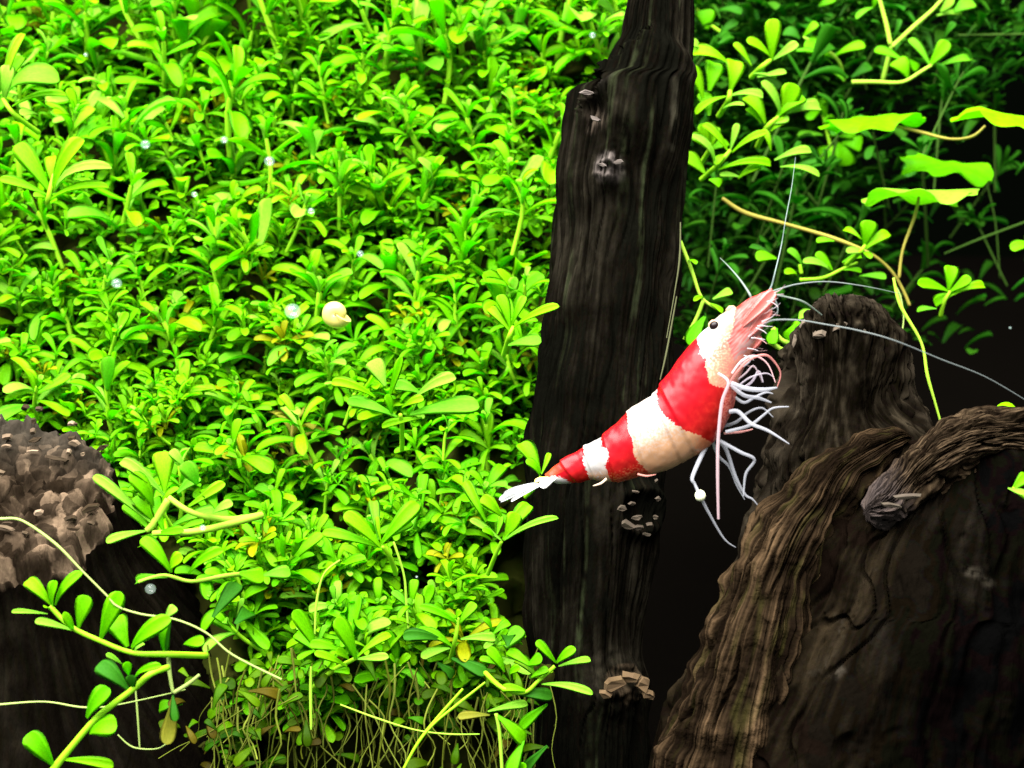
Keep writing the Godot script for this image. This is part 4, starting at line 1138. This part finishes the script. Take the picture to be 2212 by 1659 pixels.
func build_runners() -> void:
	runner("runner_stem", "long pale runner arching over the left stump down to the roots", [[-30, 1119], [0, 1121], [48, 1125], [120, 1175], [177, 1233], [230, 1286], [254, 1310], [306, 1327], [378, 1338], [445, 1367], [503, 1415], [608, 1468]], 9.2, 0.026, M.white_stem)
	runner("runner_stem", "thin whitish runner crossing the bottom left corner", [[-30, 1524], [0, 1522], [96, 1516], [177, 1528], [240, 1525], [354, 1501], [400, 1490, 0.2]], 9.4, 0.018, M.white_stem)
	runner("runner_stem", "small looping thread below the withered leaf", [[254, 1587], [287, 1614], [335, 1618], [360, 1607]], 9.4, 0.014, M.white_stem)
	runner("runner_stem", "upright thin stem hanging behind the bottom left leaves", [[292, 1480], [297, 1540], [302, 1618]], 9.6, 0.018, M.white_stem)
	runner("runner_stem", "straight pale stem slanting across the hanging roots", [[735, 1522], [815, 1552], [898, 1577], [970, 1586], [1036, 1586]], 10.05, 0.018, M.pale_stem)
	runner("grass_blade", "long grass-like green blade leaning over the roots", [[1048, 1474], [990, 1520], [937, 1564], [900, 1610], [868, 1670]], 10.0, 0.026, M.stem)
	runner("grass_blade", "second green blade, darker, leaning left of the long one", [[1000, 1488], [950, 1545], [905, 1600], [870, 1665]], 10.1, 0.032, M.stem)
	runner("runner_stem", "upright bare stem at the front edge under the open sprig", [[672, 1440], [671, 1500], [672, 1576]], 10.1, 0.028, M.pale_stem)
	runner("runner_stem", "bare stem bending up between the front sprigs", [[680, 1370], [684, 1300], [700, 1240], [735, 1210]], 10.3, 0.024, M.pale_stem)
	runner("runner_stem", "brown bare stem in the shaded hollow left of the trunk", [[882, 1360], [878, 1300], [872, 1240], [850, 1170]], 10.5, 0.026, M.pale_stem)
	# the roots below the front edge: too many to count
	var sh := Shape.new()
	sh.base = at(800, 1600, 10.6)
	for k in 110:
		var px := rng.randf_range(440, 1190)
		var d := rng.randf_range(10.2, 10.9)
		var y0 := rng.randf_range(1390, 1540)
		var drift := rng.randf_range(-40, 40) if rng.randf() < 0.75 else rng.randf_range(-220, 220)
		var y1 := rng.randf_range(1600, 1760)
		var line: Array = []
		for q in 5:
			var t := q / 4.0
			line.append(at(px + drift * t + rng.randf_range(-16, 16), lerpf(y0, y1, t), d + rng.randf_range(-0.05, 0.05)))
		var g := rng.randf_range(0.15, 0.75)  # roots darkened: the shade under the carpet is put into their colour
		var r := rng.randf_range(0.004, 0.010)
		sh.tube(line, [r, r, r * 0.7], lin(0.20, 0.25, 0.035) * g, 5, 3)
	var where: Array[Transform3D] = []
	var colours: Array[Color] = []
	for k in 330:
		var q := Vector2(rng.randf_range(390, 1190), rng.randf_range(1440, 1660))
		if q.y > 1475 and rng.randf() < 0.75 and q.x > 620: continue
		if q.x < 500 and q.y < 1460: continue
		var l := rng.randf_range(0.09, 0.24)
		var az := rng.randf() * TAU
		var x := Vector3(cos(az), rng.randf_range(-0.8, 0.7), sin(az)).normalized()
		var y := (Vector3(0, 0.8, 0.6) - x * x.dot(Vector3(0, 0.8, 0.6))).normalized()
		where.append(Transform3D(Basis(x * l, y * l, x.cross(y) * l * rng.randf_range(0.3, 0.5)), at(q.x, q.y, rng.randf_range(10.2, 10.85)) * CM))
		var old := rng.randf() < 0.14
		var g := rng.randf_range(0.25, 0.8)  # leaves toned down, with the shade among the roots painted in
		colours.append(Color(g * (1.6 if old else rng.randf_range(0.7, 1.5)), g * (0.32 if old else 0.75), g * (12.0 if old else 2.0)))
	tag(copies("root_debris", leaf_meshes[2], leaf_mats[2], where, colours), "old and shaded leaves caught among the hanging roots", "leaf litter", "", "stuff")
	tag(put("hanging_roots", sh.mesh(), M.root, null, sh.base), "tangle of pale roots hanging below the carpet's front edge", "roots", "", "stuff")


func build_right_plants() -> void:
	# bright sprigs right of the trunk
	var lit := "bright sprig in the clump right of the upright driftwood"
	hero("clump_sprig", "topmost bright sprig right of the driftwood, one tall rounded leaf", z3, 0.4168, 13.0, [[[370, 400, 0.3], [420, 350], [470, 310]]], [[475, 310, 485, 96, 84, 1], [475, 300, 345, 205, 62, 1], [480, 310, 612, 225, 60, 4], [400, 400, 552, 375, 46, 4], [370, 340, 280, 222, 46, 1], [380, 380, 500, 405, 26, 4]], M.stem, 0.04)
	hero("clump_sprig", "bright sprig touching the driftwood's right edge with a broad yellow-green leaf", z3, 0.4168, 12.8, [[[200, 600, 0.3], [250, 520], [260, 470]]], [[260, 470, 285, 315, 100, 1], [250, 330, 62, 270, 80, 1], [110, 250, 60, 215, 60, 4], [150, 470, 180, 325, 110, 0], [240, 500, 80, 590, 50, 1], [250, 500, 430, 505, 50, 4], [120, 510, 60, 340, 70, 1], [150, 600, 120, 480, 90, 0], [220, 565, 335, 545, 28, 4]], M.stem, 0.04)
	hero("clump_sprig", "sprig with a cluster of three paddle leaves at the clump's right side", z3, 0.4168, 13.1, [[[400, 760, 0.3], [450, 660], [520, 600]]], [[525, 600, 590, 432, 112, 1], [520, 600, 425, 420, 56, 4], [530, 600, 725, 560, 76, 4], [500, 610, 640, 500, 100, 0], [460, 640, 565, 615, 60, 4], [440, 640, 345, 500, 90, 1], [420, 640, 350, 560, 60, 0], [470, 680, 560, 620, 50, 1]], M.stem, 0.04)
	hero("clump_sprig", "lowest sprig of the clump, arched leaves spreading to the right", z3, 0.4168, 12.7, [[[110, 930, 0.3], [200, 850], [260, 780]]], [[250, 790, 120, 645, 54, 1], [240, 800, 180, 850, 50, 1], [260, 780, 300, 640, 44, 4], [270, 790, 450, 690, 50, 1], [180, 860, 50, 700, 50, 4, -0.1, 6], [200, 880, 470, 860, 50, 1], [150, 930, 210, 960, 62, 0], [130, 900, 20, 800, 90, 1], [470, 780, 430, 670, 44, 1], [490, 830, 680, 785, 60, 4], [520, 865, 722, 915, 46, 4, -0.1, 1], [320, 920, 205, 905, 40, 4], [300, 925, 420, 860, 56, 1]], M.stem, 0.036)
	hero("clump_sprig", "small rosette inside the clump close behind the driftwood", z3, 0.4168, 13.2, [[[100, 860, 0.3], [150, 780]]], [[150, 780, 60, 700, 60, 0], [150, 780, 200, 660, 60, 1], [150, 780, 250, 740, 60, 0], [150, 780, 110, 640, 60, 1]], M.stem, 0.036)
	# dim sprigs further back
	var back := [[[640, 130, 700, 80], [700, 270, 110, "dim rounded leaves right of the clump's top"]], ]
	hero("shaded_sprig", "shaded sprig with a broad round leaf, right of the clump's top", z3, 0.4168, 15.0, [[[850, 420, 0.2], [810, 300], [640, 190]]], [[800, 300, 645, 225, 120, 2], [805, 290, 960, 240, 70, 0], [790, 330, 600, 265, 26, 3], [640, 190, 715, 122, 52, 0], [620, 200, 540, 160, 80, 6], [850, 420, 780, 350, 50, 3], [890, 400, 990, 345, 70, 6], [860, 330, 900, 300, 40, 6]], M.pale_stem, 0.030)
	hero("shaded_sprig", "arched sprig with two green tips under the top right stems", z3, 0.4168, 14.6, [[[890, 425], [1000, 424], [1150, 425], [1250, 370], [1330, 320]]], [[1300, 350, 1190, 200, 56, 3], [1290, 340, 1390, 215, 84, 0], [1330, 345, 1515, 305, 52, 3], [1180, 400, 1120, 310, 100, 0], [1150, 310, 1010, 255, 70, 2], [1190, 310, 1230, 360, 60, 2]], M.pale_stem, 0.034)
	hero("shaded_sprig", "forked stem with a pale half-open leaf in the top right", z3, 0.4168, 15.0, [[[1100, 240], [1220, 130], [1310, 50], [1380, -30]], [[1090, 230], [1070, 130], [1030, -20]], [[1050, 420, 0.2], [1095, 240]]], [[1350, 60, 1420, -10, 80, 4], [1420, 60, 1520, 10, 100, 3], [1330, 80, 1460, 70, 40, 4], [1370, 200, 1430, 120, 44, 6], [1100, 210, 1140, 100, 30, 6], [1000, 40, 910, 95, 36, 3]], M.pale_stem, 0.036)
	hero("shaded_sprig", "dark sprig hanging between the clump and the lobed leaves", z3, 0.4168, 15.6, [[[800, 870], [780, 760], [740, 600], [720, 480]]], [[760, 620, 690, 500, 80, 2], [800, 690, 760, 600, 70, 2], [740, 700, 610, 700, 50, 3], [780, 700, 910, 700, 80, 2], [830, 760, 720, 840, 110, 2], [840, 740, 940, 760, 100, 2], [820, 740, 850, 860, 120, 2], [740, 560, 660, 620, 60, 2]], M.stem, 0.03)
	hero("shaded_sprig", "dim round leaves in the top left of the dark background, beside the trunk", z3, 0.4168, 15.5, [[[230, 180], [150, 120], [80, 40]]], [[140, 150, 130, 50, 110, 2], [190, 60, 320, 70, 60, 6], [100, 20, 60, -60, 90, 2], [200, 180, 300, 110, 60, 6], [720, 30, 800, -20, 80, 2], [1000, 40, 1020, -60, 60, 2]], M.stem, 0.03)
	# round the creeping stem
	hero("creeper_sprig", "bright sprig sitting on the brown creeping stem", z3, 0.4168, 12.6, [[[860, 1370, 0.2], [930, 1310], [960, 1270]]], [[955, 1270, 985, 1142, 90, 0], [960, 1290, 1085, 1210, 70, 1], [940, 1240, 850, 1190, 40, 1], [960, 1310, 860, 1300, 50, 4], [800, 1250, 705, 1248, 40, 0], [950, 1310, 990, 1340, 40, 0]], M.stem, 0.03)
	hero("creeper_sprig", "row of small leaves left of the creeping stem, above the shrimp's head", z3, 0.4168, 12.8, [[[620, 1450], [740, 1440], [850, 1390], [920, 1360]], [[630, 1420], [620, 1370]]], [[630, 1370, 560, 1290, 44, 3], [790, 1400, 705, 1310, 56, 0], [780, 1400, 635, 1355, 50, 4], [610, 1430, 540, 1415, 40, 1], [840, 1400, 940, 1410, 30, 0], [930, 1430, 1070, 1440, 50, 3], [840, 1360, 940, 1330, 40, 0], [500, 1340, 390, 1330, 80, 0], [480, 1330, 360, 1280, 40, 6]], M.stem, 0.028)
	hero("creeper_sprig", "five-leaved bright sprig on the dark right background", z3, 0.4168, 12.4, [[[1350, 1640, 0.1], [1370, 1560], [1400, 1510]]], [[1390, 1500, 1405, 1378, 84, 0], [1390, 1510, 1230, 1470, 76, 0], [1400, 1510, 1508, 1440, 66, 0], [1410, 1530, 1578, 1485, 50, 1], [1425, 1520, 1320, 1575, 66, 0], [1330, 1600, 1228, 1608, 40, 3]], M.stem, 0.03)
	hero("creeper_sprig", "yellow-green sprig between the trunk and the shrimp's head", z3, 0.4168, 11.4, [[[0, 1250], [60, 1400], [110, 1540], [190, 1600]], [[120, 1560], [80, 1659], [20, 1760]]], [[170, 1550, 270, 1510, 52, 4], [120, 1540, 70, 1560, 30, 1], [150, 1570, 220, 1620, 30, 1], [40, 1350, 85, 1370, 30, 0], [130, 1640, 50, 1790, 90, 2], [130, 1620, 140, 1720, 36, 6]], M.pale_stem, 0.026)
	hero("creeper_sprig", "tiny sprig behind the top of the right stump", z3, 0.4168, 11.6, [[[800, 1680], [790, 1620]]], [[790, 1610, 800, 1555, 50, 0], [795, 1615, 855, 1590, 50, 1], [740, 1640, 615, 1640, 60, 4], [600, 1680, 560, 1760, 60, 0], [680, 1720, 590, 1760, 36, 1]], M.stem, 0.026)
	hero("creeper_sprig", "short sprig and bare stems behind the right stump's left shoulder", z3, 0.4168, 11.7, [[[480, 1700], [540, 1770], [700, 1790]], [[460, 1770], [560, 1830], [640, 1860]]], [[560, 1760, 640, 1690, 80, 0], [500, 1700, 470, 1780, 70, 2], [650, 1700, 720, 1770, 40, 1]], M.pale_stem, 0.032)
	runner("creeping_stem", "thick brown creeping stem slanting across the dark background", [[1560, 428], [1610, 460], [1700, 485], [1800, 515], [1880, 548], [1925, 585], [1950, 625], [1965, 660]], 12.9, 0.055, M.brown_stem)
	runner("leaf_stalk", "upright brown stalk under the bright edge-on lobed leaf", [[1985, 425], [1975, 470], [1950, 540], [1942, 600]], 12.8, 0.042, M.brown_stem)
	runner("leaf_stalk", "greenish stalk dropping behind the right stump to the root", [[1930, 600], [1945, 660], [1990, 740], [2003, 810], [2020, 870], [2034, 920]], 11.2, 0.036, M.pale_stem)
	runner("leaf_stalk", "curved stalk joining the two upper lobed leaves", [[1920, 268], [1980, 283], [2050, 300], [2100, 295], [2128, 272]], 13.4, 0.040, M.brown_stem)
	runner("hair_root", "white hair root hanging from the creeping stem's end", [[1930, 610], [1945, 640], [1952, 690], [1945, 730]], 12.3, 0.018, M.white_stem)
	runner("runner_stem", "dim straight stem in the far right background", [[2040, 548], [2120, 515], [2240, 470]], 15.5, 0.030, M.dim_stem)
	runner("runner_stem", "dim horizontal stem near the top right corner", [[2070, 76], [2150, 75], [2240, 73]], 15.5, 0.034, M.dim_stem)
	runner("runner_stem", "faint bent stem in the dark under the clump", [[1735, 560], [1760, 500], [1790, 440], [1790, 400]], 16.0, 0.025, M.dim_stem)
	runner("runner_stem", "faint upright stem at the far right", [[2130, 390], [2150, 480], [2160, 600]], 16.5, 0.02, M.dim_stem)
	# lobed leaves seen nearly edge-on
	lobed("lower left of the two upper lobed leaves, wavy and mid green", 1885, 255, 13.6, 118, Vector3(-0.10, 1, -0.17), 0)
	lobed("large lobed leaf cut by the right edge of the picture, upper right", 2180, 250, 12.8, 130, Vector3(0.10, 1, -0.10), 1)
	lobed("shaded folded lobed leaf above the bright edge-on one", 2045, 355, 14.0, 105, Vector3(0.10, 1, 0.0), 2)
	lobed("brightest lobed leaf, edge-on, on the upright brown stalk", 1985, 414, 12.8, 128, Vector3(0.0, 1, -0.33), 4)
	lobed("yellow-green lobed leaf at the right edge above the root driftwood", 2185, 895, 10.2, 90, Vector3(-0.16, 1, -0.18), 1)
	hero("edge_sprig", "small sprig at the right edge in front of the root", z3, 0.4168, 9.2, [[[1810, 2590], [1720, 2530]]], [[1720, 2540, 1800, 2470, 70, 0], [1700, 2530, 1790, 2560, 40, 4]], M.stem, 0.024)
	hero("edge_sprig", "green leaf poking in at the right edge, level with the creeping stem", z3, 0.4168, 12.6, [[[1860, 1250], [1800, 1262]]], [[1830, 1270, 1712, 1290, 70, 0], [1860, 1260, 1790, 1215, 60, 0]], M.stem, 0.024)
	# far plants that show only as dim shapes, each a sprig
	var far: Array[Transform3D] = []
	var tones: Array[Color] = []
	while far.size() < 3400:
		var q := Vector2(rng.randf_range(1470, 2240), rng.randf_range(-60, 760))
		var dense := smoothstep(2250.0, 1500.0, q.x) * 0.85 + smoothstep(420.0, 0.0, q.y) * 0.6 + 0.45 * nz.get_noise_2d(q.x * 0.006, q.y * 0.006)
		if rng.randf() > dense * dense: continue
		var l := rng.randf_range(0.16, 0.40)
		var az := rng.randf() * TAU
		var x := Vector3(cos(az), rng.randf_range(-0.2, 0.9), sin(az)).normalized()
		var y := (Vector3.UP - x * x.y).normalized()
		far.append(Transform3D(Basis(x * l, y * l, x.cross(y) * l * rng.randf_range(0.32, 0.55)), at(q.x, q.y, rng.randf_range(15.4, 18.5)) * CM))
		var g := rng.randf_range(0.3, 1.1)
		tones.append(Color(g * rng.randf_range(0.7, 1.4), g, g))
	tag(copies("background_foliage", leaf_meshes[3], leaf_mats[6], far, tones), "dim dark green foliage filling the background right of the trunk", "foliage", "", "stuff")
	for k in 64:
		var where := Vector2(rng.randf_range(1490, 2150), rng.randf_range(-30, 700))
		if k % 3 == 0: where = Vector2(rng.randf_range(1490, 1760), rng.randf_range(380, 700))
		if where.x > 1850 and where.y > 150 and k % 2 == 0: continue
		var d := rng.randf_range(14.4, 17.5)
		var lean := rng.randf_range(-0.7, 0.7)
		var size := rng.randf_range(0.30, 0.52)
		var label := ("small " if size < 0.38 else "large " if size > 0.45 else "") + "dim green sprig " + ("leaning left " if lean < -0.23 else "leaning right " if lean > 0.23 else "") + ("in the dark " if d > 16.0 else "") + ("between trunk and shrimp's head" if where.y > 380 and where.x < 1760 else "behind the bright clump" if where.x < 1760 else "near the top of the picture" if where.y < 200 else "among the lobed leaves")
		sprig("background_sprig", at(where.x, where.y, d), Vector3(lean, 1, rng.randf_range(-0.3, 0.4)), size, 3, rng.randf_range(0.1, 0.5), label, "dim sprigs in the dark background", 6)


func lobed(label: String, px: float, py: float, d: float, r_px: float, up: Vector3, tint: int) -> void:
	# a round leaf with scalloped lobes and a raised wavy rim
	var sh := Shape.new()
	var r := wide(r_px, d)
	var rows := 12
	var cols := 72
	var off := rng.randf() * 10.0
	for side in [1.0, -1.0]:
		for i in rows:
			var q := float(i) / (rows - 1)
			for j in cols:
				var a := TAU * j / cols
				var lobe := 1.0 - 0.16 * pow(absf(sin(a * 3.5)), 6.0) - 0.05 * absf(sin(a * 10.5))
				var rad := r * q * lerpf(1.0, lobe, q)
				var y: float = r * (0.10 * q * q * sin(a * 3.0 + off) + 0.07 * q * sin(a * 7.0 + off * 2.0) * q - 0.10 * q * q) + side * r * 0.022 * sqrt(maxf(1.0 - q * q * 0.98, 0.0))
				var vein := 0.12 * pow(absf(cos(a * 3.5)), 14.0)
				sh.point(Vector3(cos(a) * rad, y, sin(a) * rad), Vector2(q, a), Color(1.0 + vein, 0.95 + vein, 0.9))
	sh.grid(0, rows, cols, true)
	var n := rows * cols
	for i in rows - 1:
		for j in cols:
			var a := n + i * cols + j
			var b := n + i * cols + (j + 1) % cols
			sh.f.append_array([a, a + cols, b, b, a + cols, b + cols])
	for j in cols:
		var a := (rows - 1) * cols + j
		var b := (rows - 1) * cols + (j + 1) % cols
		sh.f.append_array([a, b, n + a, b, n + b, n + a])
	var o := put("lobed_leaf", sh.mesh(), leaf_mats[tint], null, at(px, py, d))
	var y := up.normalized()
	var x := Vector3.RIGHT.rotated(Vector3.UP, rng.randf() * TAU)
	x = (x - y * x.dot(y)).normalized()
	o.basis = Basis(x, y, x.cross(y))
	tag(o, label, "lobed leaf", "lobed leaves on the right")


# ---------------------------------------------------------------- bubbles, shell

func build_small_things() -> void:
	for q in [[632, 672, 11.5, 34, 0, "largest silvery bubble, a dome in the middle of the carpet"], [252, 612, 11.9, 22, 0, "bright bluish bubble in the left of the carpet"], [314, 312, 12.6, 20, 0, "whitish bubble among upper left leaves"], [484, 302, 12.5, 16, 0, "small bubble right of the whitish upper left one"], [582, 348, 12.3, 22, 0, "pale bubble on leaf tips in the upper middle"], [420, 420, 12.2, 13, 0, "small bubble under the upper middle leaves"], [185, 118, 12.9, 9, 0, "pinpoint bubble near the top left"],
			[672, 456, 12.0, 15, 0, "bubble over a brown gap in the carpet's middle"], [778, 548, 11.8, 15, 0, "bubble left of the pale dome of leaves"], [822, 806, 11.1, 16, 0, "bubble on a leaf above the largest paddle leaves"], [1280, 76, 12.6, 14, 0, "bubble at the top beside the trunk"], [325, 1272, 9.6, 23, 1, "clear round bubble hanging under the thin shoot"], [438, 1140, 9.7, 14, 0, "bubble at the overhanging sprig's base"], [900, 1246, 10.2, 6, 0, "pinpoint white bubble in the shaded hollow"], [2182, 708, 12.0, 6, 0, "pinpoint speck afloat on the right"]]:
		var b := SphereMesh.new()
		b.radius = wide(q[3] * 0.52, q[2]) * CM
		b.height = b.radius * 1.8
		b.radial_segments = 24
		b.rings = 14
		var o := put("bubble", b, M.clear if q[4] else M.bubble, null, at(q[0], q[1], q[2]))
		tag(o, q[5], "bubble", "oxygen bubbles among the plants")
	# a pale coiled shell
	var where := at(726, 676, 11.4)
	var sh := Shape.new()
	var line: Array = []
	var radii: Array = []
	for k in 30:
		var a := k * 0.42
		var r := 0.008 + 0.0016 * k
		line.append(Vector3(cos(a) * r, sin(a) * r, 0.03 - 0.001 * k))
		radii.append(0.018 + 0.0022 * k)
	sh.tube(line, radii, lin(0.50, 0.42, 0.11), 10, 3)
	tag(put("snail_shell", sh.mesh(), M.shell, null, where), "pale yellow coiled shell right of the largest bubble", "shell")


# ---------------------------------------------------------------- the scene

func _ready() -> void:
	rng.seed = 20417
	nz.seed = 11
	nz.noise_type = FastNoiseLite.TYPE_SIMPLEX_SMOOTH
	nz.frequency = 1.0
	nz.fractal_octaves = 2
	cell.seed = 5
	cell.noise_type = FastNoiseLite.TYPE_CELLULAR
	cell.cellular_return_type = FastNoiseLite.RETURN_CELL_VALUE
	cell.frequency = 1.0
	lump.seed = 5
	lump.noise_type = FastNoiseLite.TYPE_CELLULAR
	lump.cellular_return_type = FastNoiseLite.RETURN_DISTANCE
	lump.frequency = 1.0
	lump.fractal_type = FastNoiseLite.FRACTAL_NONE
	cell.fractal_type = FastNoiseLite.FRACTAL_NONE
	eye_basis = Basis(Vector3.RIGHT, deg_to_rad(-PITCH))
	# camera
	var cam := Camera3D.new()
	cam.name = "camera"
	cam.fov = FOV
	cam.near = 0.005
	cam.far = 5.0
	add_child(cam)
	cam.transform = Transform3D(eye_basis, eye * CM)
	var lens := CameraAttributesPhysical.new()
	lens.frustum_focal_length = 12.0 / tan(deg_to_rad(FOV / 2.0))
	lens.frustum_focus_distance = 0.104
	lens.exposure_aperture = 64.0
	cam.attributes = lens
	cam.fov = FOV
	cam.current = true
	# surroundings: a flat grey added as even fill light
	var env := Environment.new()
	env.background_mode = Environment.BG_COLOR
	env.background_color = Color(0.72, 0.75, 0.72)
	env.tonemap_mode = Environment.TONE_MAPPER_LINEAR
	env.tonemap_exposure = 1.0
	env.sdfgi_enabled = true
	env.ssao_enabled = true
	env.ssil_enabled = true
	var world := WorldEnvironment.new()
	world.name = "world"
	world.environment = env
	add_child(world)
	# the tank's lamp: a short panel of white diodes over the front left of the tank
	var lamp := AreaLight3D.new()
	lamp.name = "tank_lamp"
	lamp.area_size = Vector2(0.28, 0.20)
	lamp.light_color = Color(1.0, 0.985, 0.96)
	lamp.light_energy = 0.53
	lamp.shadow_enabled = true
	add_child(lamp)
	lamp.look_at_from_position(Vector3(-4.6, 20.5, 2.6) * CM, Vector3(-2.8, 3.0, -0.6) * CM, Vector3.FORWARD)
	make_materials()
	M.wood_flat = painted(0.9, 0.05)
	M.wood_flat.albedo_color = Color(0.75, 0.75, 0.75)
	M.dim_stem = plain(lin(0.025, 0.06, 0.008), 0.6, 0.1)  # darker copy of the stem green, background shade painted in
	M.fin = fin(lin(0.5, 0.5, 0.49))
	M.fin_grey = fin(lin(0.28, 0.30, 0.30))
	M.fin_gold = fin(lin(0.75, 0.55, 0.12))
	M.fin_red = fin(lin(0.42, 0.10, 0.085))
	M.fin_red.transparency = BaseMaterial3D.TRANSPARENCY_ALPHA
	M.fin_red.albedo_color.a = 0.6
	make_leaves()
	build_ground()
	build_trunk()
	build_right_wood()
	build_left_stump()
	build_carpet()
	build_heroes()
	build_runners()
	build_right_plants()
	build_shrimp()
	build_small_things()


func fin(c: Color) -> StandardMaterial3D:
	var m := painted(0.3, 0.5)
	m.albedo_color = c.linear_to_srgb()
	m.backlight_enabled = true
	m.backlight = Color(0.5, 0.5, 0.5)
	m.cull_mode = BaseMaterial3D.CULL_DISABLED
	return m
